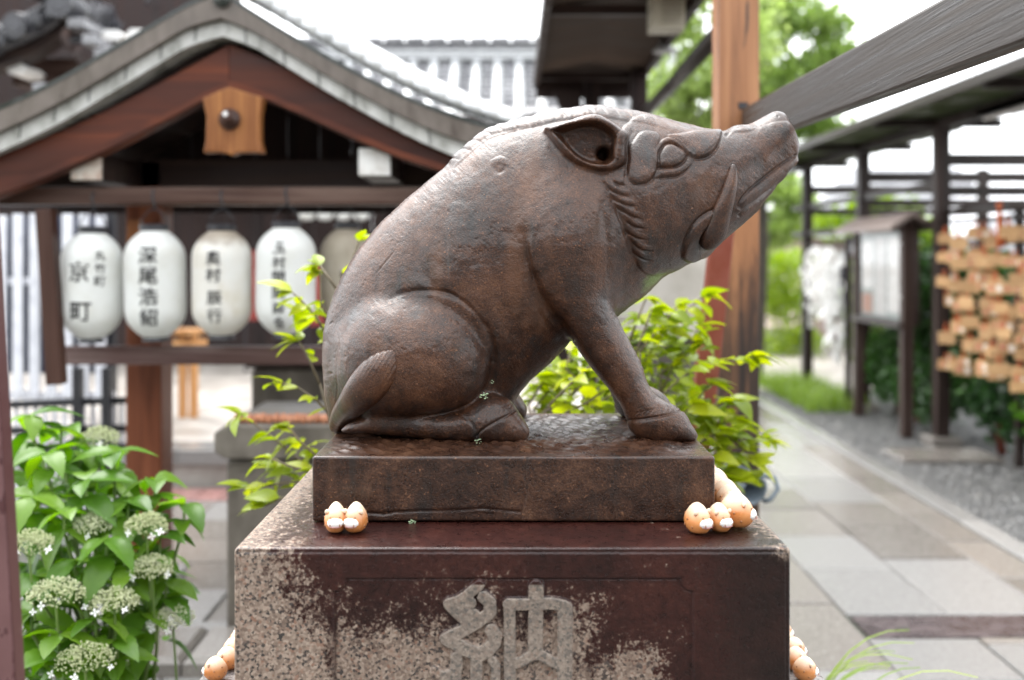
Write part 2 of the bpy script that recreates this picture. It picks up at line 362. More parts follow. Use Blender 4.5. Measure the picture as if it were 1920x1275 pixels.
# carving: a relief map in photograph pixels for one flank, applied to both
U0, V0, UW, VW = 590, 180, 920, 680
HM = np.zeros((UW, VW))
def pl_dist(pts, pad):
    a0 = np.floor(pts.min(0) - pad).astype(int); a1 = np.ceil(pts.max(0) + pad).astype(int)
    a0 = np.maximum(a0, (U0, V0)); a1 = np.minimum(a1, (U0 + UW - 1, V0 + VW - 1))
    X, Z = np.meshgrid(np.arange(a0[0], a1[0] + 1), np.arange(a0[1], a1[1] + 1), indexing='ij'); d = np.full(X.shape, 1e9); tp = np.zeros(X.shape); n = len(pts) - 1
    for i in range(n):
        e = pts[i + 1] - pts[i]; t = np.clip(((X - pts[i][0]) * e[0] + (Z - pts[i][1]) * e[1]) / (e @ e + 1e-9), 0, 1)
        q = np.hypot(X - pts[i][0] - t * e[0], Z - pts[i][1] - t * e[1]); tp = np.where(q < d, (i + t) / n, tp); d = np.minimum(d, q)
    return (slice(a0[0] - U0, a1[0] + 1 - U0), slice(a0[1] - V0, a1[1] + 1 - V0)), d, tp
def groove(pts, w_, dep, taper=True):
    sl, d, t = pl_dist(catmull(pts, 5), w_ * 3); a = np.sin(np.pi * np.clip(t, .06, .94)) ** .5 if taper else 1.0
    HM[sl] -= dep * a * np.exp(-(d / w_) ** 2)
def ridge(pts, r, hgt, taper=True):
    sl, d, t = pl_dist(catmull(pts, 5), r + 2); a = np.sin(np.pi * np.clip(t, .05, .95)) ** .5 if taper else 1.0
    HM[sl] += hgt * a * np.sqrt(np.clip(1 - (d / r) ** 2, 0, 1))
def lobe(poly, w_, hgt):
    pts = catmull(poly, 4, True); a0 = pts.min(0).astype(int) - 2; a1 = pts.max(0).astype(int) + 2
    X, Z = np.meshgrid(np.arange(a0[0], a1[0]), np.arange(a0[1], a1[1]), indexing='ij'); d = np.clip(poly_sd(pts, X, Z), 0, w_) / w_
    HM[a0[0] - U0:a1[0] - U0, a0[1] - V0:a1[1] - V0] += hgt * np.sqrt(1 - (1 - d) ** 2)
def c2(l): return [(980 + x / 3.3556, 180 + y / 3.3556) for x, y in l]
lobe(c2([(690,300),(740,243),(830,243),(855,285),(838,350),(842,430),(822,490),(780,540),(705,558),(660,520),(650,430),(655,350)]), 14, 6.5)        # temple
lobe(c2([(905,262),(1020,245),(1100,225),(1200,213),(1250,232),(1222,310),(1170,372),(1100,398),(1035,378),(1000,330),(950,288)]), 13, 7.0)           # brow
ridge(c2([(838,420),(845,350),(880,300),(930,288),(980,318),(1020,365),(1060,388)]), 4.2, 3.6)                                                            # upper lid
lobe(c2([(850,455),(848,385),(880,330),(930,318),(980,343),(1018,378),(1000,420),(950,450)]), 13, 8.5)                                                    # eyeball
groove(c2([(850,452),(846,385),(880,322),(930,312),(985,338),(1024,380),(1004,424),(950,456),(850,460)]), 1.6, 4.2, False)
ridge(c2([(822,495),(900,488),(960,478),(1010,450),(1055,405)]), 7.5, 5.0)                                                                                 # lower lid
groove(c2([(812,528),(900,520),(970,510),(1030,470),(1075,410)]), 2.0, 3.4)
groove(c2([(1030,392),(1100,408),(1175,382),(1226,318),(1238,262)]), 2.4, 4.0)
groove(c2([(700,566),(785,552),(835,490),(850,440)]), 2.4, 3.6)
groove(c2([(640,540),(655,420),(652,300),(690,240)]), 3.5, 3.0)
for st in ([(575,548),(600,562),(630,567)], [(515,545),(550,590),(600,622),(652,634)], [(556,630),(600,668),(645,688),(694,697)], [(585,688),(630,728),(680,756),(734,772)], [(636,772),(670,806),(705,824),(756,832)],
           [(650,850),(690,882),(730,896),(775,898)], [(682,908),(712,946),(752,966),(804,968)], [(695,985),(730,1012),(765,1026),(804,1026)]):                         # cheek tufts
    st = c2(st); groove(st, 1.9, 3.8); ridge([(x + 2, y - 6) for x, y in st], 5.5, 2.0)
groove(c2([(510,540),(560,640),(620,760),(660,880),(690,980),(710,1080)]), 7.0, 4.0)
groove(c2([(1712,372),(1620,432),(1540,492),(1480,540),(1420,590),(1372,640),(1345,690)]), 2.6, 6.5, False)                                              # mouth
groove(c2([(1700,452),(1620,520),(1560,575),(1500,622),(1440,665),(1395,697),(1350,742)]), 2.8, 6.0, False)
ridge(c2([(1712,410),(1620,476),(1540,535),(1480,582),(1410,640),(1352,712)]), 8.0, 4.5)
lobe(c2([(992,1000),(1020,900),(1070,812),(1130,752),(1215,706),(1228,770),(1165,805),(1112,872),(1100,950),(1130,1015),(1060,1038)]), 7, 6.5)               # lip fold at the tusk
groove(c2([(985,1010),(1012,900),(1062,805),(1126,744),(1215,698)]), 2.2, 4.5)
groove(c2([(1100,1000),(1098,940),(1112,870),(1165,805)]), 2.4, 4.5)
ridge(c2([(1285,245),(1340,215),(1400,212),(1440,200)]), 8, 4.0); groove(c2([(1262,250),(1275,262),(1300,250)]), 3, 4)
lobe([(1138,330),(1160,395),(1182,450),(1200,505),(1240,516),(1300,488),(1400,410),(1492,302),(1480,230),(1400,242),(1300,244),(1215,216),(1160,250)], 34, 6.0)
# mane: raised band with slanting cuts
MANE = catmull([(842,307),(870,283),(909,252),(950,238),(995,227),(1043,216),(1080,211),(1120,208),(1170,215),(1225,228),(1290,246)], 4)
sl, d, t = pl_dist(MANE, 14); HM[sl] += 5.0 * np.sqrt(np.clip(1 - (d / 12) ** 2, 0, 1)) * np.clip(t / .04, 0, 1) * np.clip((1 - t) / .3, 0, 1)
for i in range(2, len(MANE) - 14, 6):
    x, y = MANE[i]; tx, ty = MANE[i + 1] - MANE[i - 1]; L = math.hypot(tx, ty); tx, ty = tx / L, ty / L; j = random.uniform(-1.5, 1.5)
    groove([(x - 16 * tx + ty * 9, y - 16 * ty - tx * 9), (x + 2 * tx + ty * 4 + j, y + 2 * ty - tx * 4), (x + 14 * tx - ty * 8, y + 14 * ty + tx * 8)], 1.6, 2.4 if i < 60 else 1.6)
groove([(838,320),(880,285),(915,258),(955,246),(1000,237),(1045,228)], 3.0, 2.5)
# body folds, cracks and hoof lines
groove([(982,438),(987,480),(1000,530),(1021,577),(1049,614),(1073,643)], 12, 12.0); groove([(984,448),(990,490),(1003,535)], 4, 4.0)
groove([(776,412),(780,460),(789,502),(812,535),(850,552)], 10, 5.0); groove([(732,559),(760,548),(800,545),(845,552),(885,580),(912,615)], 4.5, 4.5); groove([(912,610),(926,660),(922,710),(900,745)], 7, 7.0)
ridge([(856,400),(860,450),(862,520)], 22, 3.0); ridge([(900,520),(905,580),(930,640)], 24, 3.0); ridge([(955,470),(960,540),(985,600)], 20, 2.5)
groove([(1130,380),(1136,430),(1140,480),(1138,520)], 7, 3.5); groove([(925,270),(940,300)], 9, 0.8)
ridge([(925,306),(938,300),(950,306)], 7, 3.0); groove([(925,312),(935,322),(946,316)], 4, 3.0)
for st in ([(629,607),(634,640),(628,668),(632,720),(630,760)], [(616,610),(622,604),(629,607)], [(742,468),(722,492),(706,512)]): groove(st, 1.1, 2.0)
groove([(894,818),(905,806),(931,790),(952,779),(965,770)], 2.0, 4.0, False); groove([(858,775),(880,790),(892,806)], 3.0, 3.0)
for k in range(6): groove([(905 + k * 10, 790 - k * 4), (909 + k * 10, 778 - k * 4), (918 + k * 10, 770 - k * 4)], 1.3, 1.6)
groove([(1176,789),(1205,787),(1236,781),(1262,775),(1276,770)], 2.0, 4.2, False)
for k in range(9): groove([(1186 + k * 10, 785 - k * 1.6), (1192 + k * 10, 776 - k * 1.8), (1202 + k * 10, 770 - k * 1.9)], 1.3, 1.8)
lobe([(1177,790),(1236,783),(1278,771),(1296,796),(1306,822),(1225,828),(1184,810)], 10, 3.0)
def smooth2(a, n):
    for _ in range(n): a = (a + np.roll(a, 1, 0) + np.roll(a, -1, 0) + np.roll(a, 1, 1) + np.roll(a, -1, 1)) / 5
    return a
HM = smooth2(HM, 2)
g_ = rng.normal(size=(UW, VW)); lump = smooth2(g_, 160); lump /= lump.std(); fine = smooth2(g_, 12); fine /= fine.std(); ch_ = rng.normal(size=(UW, VW))
for _ in range(14): ch_ = (ch_ + np.roll(ch_, (1, 1), (0, 1)) + np.roll(ch_, (-1, -1), (0, 1))) / 3
ch_ = smooth2(ch_, 1); ch_ /= ch_.std(); pit = smooth2((rng.random((UW, VW)) < .0011).astype(float), 5); pit /= pit.max()
HM += 0.30 * lump + 0.10 * fine + 0.09 * ch_ - 1.5 * np.clip(pit, 0, .6)
nv = vnormals(V, Q); Yn = YM - np.abs(V[:, 1] - YM); pu = 960 + V[:, 0] * F / Yn; pv = HV - (V[:, 2] - CZ) * F / Yn
i = np.clip(pu - U0, 0, UW - 2); k = np.clip(pv - V0, 0, VW - 2); i0 = i.astype(int); k0 = k.astype(int); fu = i - i0; fv = k - k0
hh = HM[i0, k0] * (1 - fu) * (1 - fv) + HM[i0 + 1, k0] * fu * (1 - fv) + HM[i0, k0 + 1] * (1 - fu) * fv + HM[i0 + 1, k0 + 1] * fu * fv
out_ = np.where(V[:, 1] < YM, -nv[:, 1], nv[:, 1]); mk = np.clip((out_ + 0.25) / 0.3, 0, 1)
V = V + nv * (hh * mk * Yn / F)[:, None]
keep = V[:, 2] > ZB - 0.03
boar = thing('boar_statue', 'dark brown wet stone boar sitting on its haunches with raised snout', 'statue', (0.0, YM, ZB))
OFF = np.array([0.0, YM, ZB])
def chain_mesh(chain, h, kk, mod=None, sy=1.0):
    """blended rounded cones through (x, y, z, r) points as a surface mesh"""
    c = np.array(chain); lo = c[:, :3].min(0) - c[:, 3].max() * 1.4 - 2 * h; hi = c[:, :3].max(0) + c[:, 3].max() * 1.4 + 2 * h
    A = [np.arange(lo[q], hi[q], h) for q in range(3)]; X, Y, Z = A[0][:, None, None], A[1][None, :, None], A[2][None, None, :]; f = None
    for a, b in zip(c[:-1], c[1:]):
        d = b[:3] - a[:3]; t = np.clip(((X - a[0]) * d[0] + (Y - a[1]) * d[1] + (Z - a[2]) * d[2]) / (d @ d), 0, 1)
        q = np.sqrt((X - a[0] - t * d[0]) ** 2 + ((Y - a[1] - t * d[1]) / sy) ** 2 + (Z - a[2] - t * d[2]) ** 2) - (a[3] + (b[3] - a[3]) * t); f = q if f is None else smin(f, q, kk)
    if mod is not None: f = f + mod(X, Y, Z)
    return surface_nets(f.astype(np.float32), lo, h)
def stone_mat(name, cols, grain, gscale, rough, bd=0.0022, streak=True, moss=None):
    m, t, b, _ = nodes(name); v = coords(t, shift=False)
    big = noise(t, v, 7.0, 5.0, 0.6); med = noise(t, v, 38.0, 6.0, 0.65); fine_ = noise(t, v, gscale, 3.0, 0.6)
    n = mth(t, 'ADD', mth(t, 'MULTIPLY', big, 0.36), mth(t, 'ADD', mth(t, 'MULTIPLY', med, 0.30), mth(t, 'MULTIPLY', fine_, 0.34)))
    c = ramp(t, n, [(0.36, cols[0]), (0.47, cols[1]), (0.54, cols[2]), (0.63, cols[3])])
    if streak:                                   # run-off stains
        sv = coords(t, (1, 1, 0.09), False); s1 = noise(t, sv, 42.0, 3.0, 0.5); c = mixc(t, c, (0.013, 0.010, 0.009), mth(t, 'MULTIPLY', mapr(t, s1, 0.52, 0.68), mapr(t, big, 0.38, 0.62, 0.9, 0.15)))
        s2 = noise(t, sv, 17.0, 2.0, 0.5); c = mixc(t, c, cols[3], mth(t, 'MULTIPLY', mapr(t, s2, 0.56, 0.75), 0.55))
    sp = mapr(t, noise(t, v, gscale * 0.55, 2.0), 0.66, 0.74); c = mixc(t, c, tuple(min(1, x * 2.6) for x in cols[3]), mth(t, 'MULTIPLY', sp, 0.5))
    if moss:
        tc = N(t, 'ShaderNodeTexCoord'); vm = N(t, 'ShaderNodeVectorMath', operation='DISTANCE'); t.links.new(tc.outputs['Object'], vm.inputs[0]); vm.inputs[1].default_value = moss[0]
        c = mixc(t, c, (0.16, 0.27, 0.03), mth(t, 'MULTIPLY', mapr(t, mth(t, 'ADD', vm.outputs['Value'], mth(t, 'MULTIPLY', med, 0.05)), moss[1], moss[1] * 2.2, 1.0, 0.0), 0.8))
    t.links.new(c, b.inputs['Base Color'])
    t.links.new(mapr(t, med, 0.35, 0.65, rough - 0.09, rough + 0.07), b.inputs['Roughness']); b.inputs['Specular IOR Level'].default_value = 0.3
    b.inputs['Coat Weight'].default_value = 0.4; b.inputs['Coat Roughness'].default_value = 0.24
    hb = mth(t, 'ADD', mth(t, 'MULTIPLY', fine_, grain), mth(t, 'ADD', mth(t, 'MULTIPLY', noise(t, v, 90.0, 4.0, 0.6), 0.35), mth(t, 'MULTIPLY', noise(t, v, gscale * 2.2, 2.0, 0.5), 0.5))); bump(t, b, hb, bd, 0.9)
    return m
MAT_BOAR = stone_mat('wet_brown_stone', [(0.006, 0.0022, 0.0010), (0.025, 0.0088, 0.0036), (0.058, 0.0215, 0.0092), (0.11, 0.047, 0.022)], 0.9, 330.0, 0.38, moss=(tuple(P(1222, 522, 1.93) - OFF), 0.03))
me = np_mesh('boar_body', V - OFF, Q); boar_body = place('body', me, MAT_BOAR, boar)
# tail laid over the rump
tl = [(630,799,.022,13),(640,780,.045,19),(664,752,.075,27),(690,722,.1,33),(711,697,.12,30),(726,677,.128,18),(736,661,.13,4)]
ch = []
for u, v, yy, r in tl:
    y = max(surf_yy(u, v) - 0.002, 0.012); p = P(u, v, YM - y); ch.append((p[0], p[1], p[2], r * YM / F * 0.95))
def hair(X, Y, Z): 
    s = ((X - ch[-1][0]) * 0.55 + (Z - ch[-1][2]) * 0.83); a = ((X - ch[-1][0]) * 0.83 - (Z - ch[-1][2]) * 0.55)
    return 0.0007 * np.sin(a * 900 + s * 40) * np.clip((s + 0.07) / 0.05, 0, 1)
ch = [tuple(q) for q in catmull([np.array([c[0] * 1e3, c[2] * 1e3, c[1], c[3]]) for c in ch], 6.0)]; ch = [(c[0] / 1e3, c[2], c[1] / 1e3, c[3]) for c in ch]
tv, tq = chain_mesh(ch, 0.002, 0.004, hair, 0.75); place('tail', np_mesh('tail', relax(tv, tq, 4) - OFF, tq), MAT_BOAR, boar)
# tusks, mirrored
tk = [(1374,312,4),(1373,330,8.0),(1369,350,11),(1361,375,14),(1352,398,17),(1343,420,20),(1335,440,20.5),(1327,452,16)]
ch = []
for u, v, r in tk:
    y = surf_yy(u, v) + 0.013; p = P(u, v, YM - y); ch.append((p[0], p[1], p[2], r * 1.08 * 1.9 / F))
ys = np.array([c[1] for c in ch]); ys = np.convolve(np.pad(ys, 2, 'edge'), np.ones(5) / 5, 'valid'); ch = [(c[0], y, c[2], c[3]) for c, y in zip(ch, ys)]
ch = [tuple(q) for q in catmull([np.array([c[0] * 1e3, c[2] * 1e3, c[1], c[3]]) for c in ch], 4.0)]; ch = [(c[0] / 1e3, c[2], c[1] / 1e3, c[3]) for c in ch]
kv, kq = chain_mesh(ch, 0.0018, 0.004, None, 0.9); kv = relax(kv, kq, 4); place('tusk', np_mesh('tusk', kv - OFF, kq), MAT_BOAR, boar)
kv2 = kv.copy(); kv2[:, 1] = 2 * YM - kv2[:, 1]; place('tusk', np_mesh('tusk', kv2 - OFF, kq[:, ::-1]), MAT_BOAR, boar)
# ---------------------------------------------------------------- plinth slab, pedestal and its lower tier
def axis_ticks(a, b, res, r):
    n = max(2, int(round((b - a - 2 * r) / res))); e = r * (1 - np.cos(np.linspace(0, np.pi / 2, 5)))[:-1] if r > 0 else []
    return np.concatenate([a + np.array(e), np.linspace(a + r, b - r, n), (b - np.array(e))[::-1]]) if r > 0 else np.linspace(a, b, n)
def relief_box(x0, x1, y0, y1, z0, z1, res, r, relief=None, top=None, skip_bottom=True):
    """rounded block; the front (-Y) face carries a relief function and the top a height function"""
    V = []; Q = []; off = 0
    lo = np.array([x0, y0, z0]); hi = np.array([x1, y1, z1])
    def face(ax, side, rs, fn=None):
        nonlocal off
        a, b = [q for q in range(3) if q != ax]; A = axis_ticks(lo[a], hi[a], rs, r); B = axis_ticks(lo[b], hi[b], rs, r)
        G = np.zeros((len(A), len(B), 3)); G[..., a] = A[:, None]; G[..., b] = B[None, :]; G[..., ax] = hi[ax] if side else lo[ax]
        p = G.reshape(-1, 3); c = np.clip(p, lo + r, hi - r); dd = p - c; L = np.linalg.norm(dd, axis=1, keepdims=True); p = c + dd / np.maximum(L, 1e-9) * r
        if fn is not None: p = p + fn(p)
        i = np.arange(len(A) - 1)[:, None]; j = np.arange(len(B) - 1)[None, :]; k = (i * len(B) + j); q = np.stack([k, k + len(B), k + len(B) + 1, k + 1], -1).reshape(-1, 4) + off
        s_ = (1 if side else -1) * (1 if ax != 1 else -1)
        Q.append(q if s_ > 0 else q[:, ::-1]); V.append(p); off += len(p)
    face(1, 0, res, relief); face(1, 1, 0.04); face(2, 1, res * 2, top); face(0, 0, 0.02); face(0, 1, 0.02)
    if not skip_bottom: face(2, 0, 0.05)
    return np.concatenate(V), np.concatenate(Q)
def seg_dist(X, Z, pts):
    d = np.full(X.shape, 1e9)
    for a, b in zip(pts[:-1], pts[1:]):
        e = np.asarray(b, float) - a; t = np.clip(((X - a[0]) * e[0] + (Z - a[1]) * e[1]) / (e @ e + 1e-12), 0, 1); d = np.minimum(d, np.hypot(X - a[0] - t * e[0], Z - a[1] - t * e[1]))
    return d
def sm(x, a, b): t = np.clip((x - a) / (b - a), 0, 1); return t * t * (3 - 2 * t)
# slab under the boar
SX0, SX1 = PX(585, YB0), PX(1341, YB0)
def slab_front(p):
    u = 960 + p[:, 0] * F / YB0; v = HV - (p[:, 2] - CZ) * F / YB0; o = np.zeros_like(p)
    h = -2.2 * np.exp(-(seg_dist(u, v, [(990, 850), (985, 885), (988, 920), (980, 950), (976, 990)]) / 2.0) ** 2)
    h -= 3.4 * np.exp(-(seg_dist(u, v, [(688, 962), (720, 965), (745, 960), (800, 958), (860, 957), (905, 954), (940, 957), (976, 960)]) / 1.9) ** 2)
    h -= 1.6 * sm(v, 957, 962) * ((u > 690) & (u < 976))
    o[:, 1] = -h * YB0 / F; return o
def slab_top(p):
    o = np.zeros_like(p); e = np.minimum(np.minimum(p[:, 0] - SX0, SX1 - p[:, 0]), np.minimum(p[:, 1] - YB0, YB1 - p[:, 1]))
    o[:, 2] = (0.007 * sm(e, 0.01, 0.10) + 0.0022 * sm(e, .01, .05) * (np.sin(p[:, 0] * 95 + 3 * np.sin(p[:, 1] * 60)) * np.sin(p[:, 1] * 110 + np.sin(p[:, 0] * 47)) + .6 * np.sin(p[:, 0] * 231 + p[:, 1] * 170))); return o
plinth = thing('stone_plinth', 'low dark brown stone slab under the sitting boar, cracked at its front', 'plinth', (0, YM, ZP))
v_, q_ = relief_box(SX0, SX1, YB0, YB1, ZP + 0.002, ZB, 0.0022, 0.005, slab_front, slab_top)
MAT_SLAB = stone_mat('wet_slab_stone', [(0.008, 0.0032, 0.0018), (0.024, 0.0095, 0.0050), (0.050, 0.021, 0.0110), (0.095, 0.045, 0.024)], 1.0, 280.0, 0.34, 0.0016, streak=True)
place('slab', np_mesh('slab', v_ - np.array([0, YM, ZP]), q_), MAT_SLAB, plinth)
def lichen(u, v, Y, r, n, parent):
    mb = MB(); c = P(u, v, Y)
    for _ in range(n):
        a = random.uniform(0, 6.28); q = r * math.sqrt(random.random()); s_ = r * random.uniform(.15, .35); p = (c[0] + q * math.cos(a), c[1] - random.uniform(0, .3) * r, c[2] + q * math.sin(a) * .7)
        mb.lathe([(s_ * .3, -s_ * .4), (s_, 0), (s_ * .4, s_ * .5)], 6, p)
    return mb.build('lichen', MAT_LICHEN, parent, True)
MAT_LICHEN = flat('pale_lichen', (0.34, 0.44, 0.27), 0.9)
lichen(773, 979, YB0 - .002, .006, 18, plinth); lichen(908, 742, YM - .19, .008, 16, boar); lichen(922, 716, YM - .175, .0045, 7, boar); lichen(897, 827, YM - .185, .006, 10, boar)

# pedestal with recessed panel and raised character
YP = 1.581; PXL, PXR = PX(438, YP), PX(1483, YP); PB = 2.37
def k4(l): return [(820 + x / 6.2179, 1070 + y / 6.2195) for x, y in l]
STROKES = [  # outline of the carved character, one thick stroke each: points and half-width in pixels
 (k4([(490,165),(420,225),(330,300),(230,360),(130,385)]), 11), (k4([(150,400),(230,480),(320,560)]), 13), (k4([(540,310),(610,370),(620,470),(540,550),(420,630),(320,690),(220,740),(100,800)]), 13),
 (k4([(380,380),(300,420),(330,500),(430,520)]), 13), (k4([(110,800),(230,860),(330,920),(440,960)]), 14), (k4([(630,700),(680,760),(660,850),(590,930),(500,980),(440,970)]), 14), (k4([(450,950),(455,1100),(455,1400)]), 12.5),
 (k4([(220,1010),(230,1120),(190,1210),(60,1240),(-20,1190)]), 12), (k4([(220,1050),(215,1400)]), 11), (k4([(640,1050),(680,1110),(672,1400)]), 10),
 (k4([(840,410),(845,700),(845,1400)]), 12), (k4([(830,395),(960,395),(1150,390),(1350,385),(1480,415)]), 12), (k4([(1490,440),(1490,700),(1480,1400)]), 15), (k4([(1150,190),(1150,420),(1145,700),(1140,960)]), 15),
 (k4([(1140,960),(1060,1010),(960,1070),(870,1090)]), 11), (k4([(1140,960),(1230,1000),(1330,1060),(1400,1090)]), 11)]
def panel_front(p):
    u = 960 + p[:, 0] * F / YP; v = HV - (p[:, 2] - CZ) * F / YP; o = np.zeros_like(p)
    h = -3.2 * np.exp(-((v - 1035) / 2.4) ** 2) * ((u > 446) & (u < 1476)) - 2.4 * np.exp(-((u - 447) / 2.0) ** 2) * (v > 1034) - 2.4 * np.exp(-((u - 1475) / 2.0) ** 2) * (v > 1034)
    # panel with scooped corners
    b = np.minimum(np.minimum(u - 626, 1299 - u), np.minimum(v - 1086, 1e9 + 0 * v)); cl = 24 - np.hypot(u - 626, v - 1086); cr = 24 - np.hypot(u - 1299, v - 1086)
    d = np.minimum(b, np.minimum(-cl, -cr)); ins = sm(d, -1.0, 1.4)
    dk = np.full(u.shape, 1e9); m = (u > 780) & (u < 1120) & (v > 1060)
    uu, vv = u[m], v[m]; q = np.full(uu.shape, 1e9)
    for pts, r in STROKES: q = np.minimum(q, seg_dist(uu, vv, list(catmull(pts, 9))) - r)
    q = q + 0.4 * np.sin(uu * .9) * np.sin(vv * .8); dk[m] = q
    kn = 1 - sm(dk, -1.6, 0.6)
    h += ins * (-5.5 + 9.0 * kn) - 2.5 * np.exp(-(d / 2.0) ** 2)
    o[:, 1] = -h * YP / F; return o
def granite_mat():
    m, t, b, _ = nodes('stained_granite'); v = coords(t, shift=False)
    tc = N(t, 'ShaderNodeTexCoord'); sx = N(t, 'ShaderNodeSeparateXYZ'); t.links.new(tc.outputs['Object'], sx.inputs[0]); X, Y, Z = sx.outputs
    vo = N(t, 'ShaderNodeTexVoronoi', Scale=250.0, Randomness=1.0); t.links.new(v, vo.inputs['Vector'])
    sc = N(t, 'ShaderNodeSeparateColor'); t.links.new(vo.outputs['Color'], sc.inputs[0])
    g = ramp(t, sc.outputs[0], [(0.0, (0.03, 0.028, 0.026)), (0.13, (0.06, 0.05, 0.045)), (0.2, (0.14, 0.10, 0.078)), (0.5, (0.22, 0.165, 0.128)), (0.85, (0.34, 0.27, 0.215)), (1.0, (0.20, 0.11, 0.075))])
    n1 = noise(t, v, 9.0, 6.0, 0.65); n2 = noise(t, v, 60.0, 6.0, 0.7); n3 = noise(t, v, 190.0, 3.0, 0.6)
    g = mixc(t, g, (0.2, 0.16, 0.13), mapr(t, n1, 0.4, 0.75, 0.0, 0.2))
    jag = mth(t, 'ADD', mth(t, 'MULTIPLY', mth(t, 'SUBTRACT', n1, 0.5), 0.34), mth(t, 'ADD', mth(t, 'MULTIPLY', mth(t, 'SUBTRACT', n2, 0.5), 0.36), mth(t, 'MULTIPLY', mth(t, 'SUBTRACT', n3, 0.5), 0.30)))
    # bare granite: left strip of the front widening downwards, patches beside the character, raised character
    def cl(x): return mth(t, 'MULTIPLY', x, 1.0, clamp=True)
    zz = mth(t, 'MULTIPLY', mth(t, 'SUBTRACT', 1.078, Z), 1.0)              # depth below the top edge (object z = world z)
    left = mapr(t, mth(t, 'ADD', mth(t, 'SUBTRACT', mth(t, 'ADD', mth(t, 'MULTIPLY', zz, 0.95), -0.395), X), jag), -0.035, 0.05)
    left = mth(t, 'MULTIPLY', left, mapr(t, X, -0.30, -0.27, 1.0, 0.0))
    inn = mth(t, 'MULTIPLY', mapr(t, mth(t, 'ADD', mth(t, 'ADD', mth(t, 'MULTIPLY', zz, 1.3), -0.105), jag), -0.01, 0.08), mth(t, 'MULTIPLY', mapr(t, X, -0.285, -0.275), mapr(t, mth(t, 'ADD', X, mth(t, 'MULTIPLY', jag, -0.6)), 0.09, 0.14, 1.0, 0.0)))
    rgt = mth(t, 'MULTIPLY', mapr(t, mth(t, 'ADD', mth(t, 'ADD', mth(t, 'MULTIPLY', zz, 1.6), -0.235), jag), 0.0, 0.08), mth(t, 'MULTIPLY', mapr(t, X, 0.09, 0.11), mapr(t, mth(t, 'ADD', X, mth(t, 'MULTIPLY', jag, -0.8)), 0.19, 0.24, 1.0, 0.0)))
    raised = mth(t, 'MULTIPLY', mapr(t, Y, YP + 0.0012, YP - 0.0008), mth(t, 'MULTIPLY', mth(t, 'MULTIPLY', mapr(t, X, -0.116, -0.113), mapr(t, X, 0.095, 0.1, 1, 0)), mapr(t, Z, 1.031, 1.028)))
    spots = mth(t, 'MULTIPLY', mapr(t, mth(t, 'ADD', n2, mth(t, 'MULTIPLY', n1, 0.4)), 0.86, 0.94), mapr(t, Z, 1.03, 1.06, 0.15, 0.9))
    corner = mapr(t, mth(t, 'ADD', X, mth(t, 'MULTIPLY', jag, 0.35)), -0.40, -0.43); corner2 = mth(t, 'MULTIPLY', mapr(t, mth(t, 'ADD', X, mth(t, 'MULTIPLY', jag, 0.5)), 0.405, 0.435), mapr(t, Z, 1.06, 1.08, 0.0, 0.9))
    bare = mth(t, 'MAXIMUM', mth(t, 'MAXIMUM', left, mth(t, 'MULTIPLY', inn, 0.85)), mth(t, 'MAXIMUM', mth(t, 'MULTIPLY', rgt, 0.8), mth(t, 'MAXIMUM', spots, mth(t, 'MAXIMUM', corner2, mth(t, 'MULTIPLY', corner, mapr(t, Z, 1.07, 1.06, 0.7, 1.0))))))
    st = ramp(t, mth(t, 'ADD', mth(t, 'MULTIPLY', n1, 0.6), mth(t, 'MULTIPLY', n2, 0.4)), [(0.36, (0.011, 0.0034, 0.0028)), (0.5, (0.027, 0.0075, 0.0058)), (0.62, (0.046, 0.013, 0.009)), (0.72, (0.075, 0.028, 0.016))])
    blk = mapr(t, mth(t, 'ADD', X, mth(t, 'MULTIPLY', jag, 0.5)), 0.29, 0.38); st = mixc(t, st, (0.005, 0.0045, 0.004), mth(t, 'MULTIPLY', blk, 0.6))
    gr = mixc(t, g, (0.20, 0.175, 0.15), 0.5)
    c = mixc(t, st, g, bare); c = mixc(t, c, mixc(t, gr, (0.075, 0.07, 0.065), mapr(t, n2, 0.4, 0.65, 0.0, 0.45)), mth(t, 'MULTIPLY', raised, 0.92))
    t.links.new(c, b.inputs['Base Color'])
    r = mth(t, 'ADD', mapr(t, bare, 0, 1, 0.30, 0.5), mth(t, 'MULTIPLY', mth(t, 'SUBTRACT', n2, 0.5), 0.3)); t.links.new(r, b.inputs['Roughness']); b.inputs['Specular IOR Level'].default_value = 0.28
    b.inputs['Coat Weight'].default_value = 0.15; b.inputs['Coat Roughness'].default_value = 0.2
    bump(t, b, mth(t, 'ADD', n3, mth(t, 'MULTIPLY', n2, 0.9)), 0.0022, 0.8)
    return m
pedestal = thing('stone_pedestal', 'tall brown-stained granite pedestal with a raised carved character on its front', 'pedestal', (0, 0, 0))
v_, q_ = relief_box(PXL, PXR, YP, PB, 0.70, ZP, 0.0015, 0.007, panel_front)
MAT_GRAN = granite_mat(); place('block', np_mesh('pedestal_block', v_, q_), MAT_GRAN, pedestal)
v_, q_ = relief_box(-0.634, 0.634, 1.39, 2.56, 0.40, 0.699, 0.05, 0.012); MAT_TIER = pmat('grey_granite', [(0.07, 0.06, 0.06), (0.17, 0.155, 0.15), (0.27, 0.25, 0.23)], 120.0, rough=0.35, bmp=0.5, bscale=300, bdist=0.001, rnd=0, detail=8)
place('lower_tier', np_mesh('lower_tier', v_, q_), MAT_TIER, pedestal)
v_, q_ = relief_box(-0.74, 0.74, 1.30, 2.66, 0.0, 0.399, 0.05, 0.012); place('foundation', np_mesh('foundation', v_, q_), MAT_TIER, pedestal)
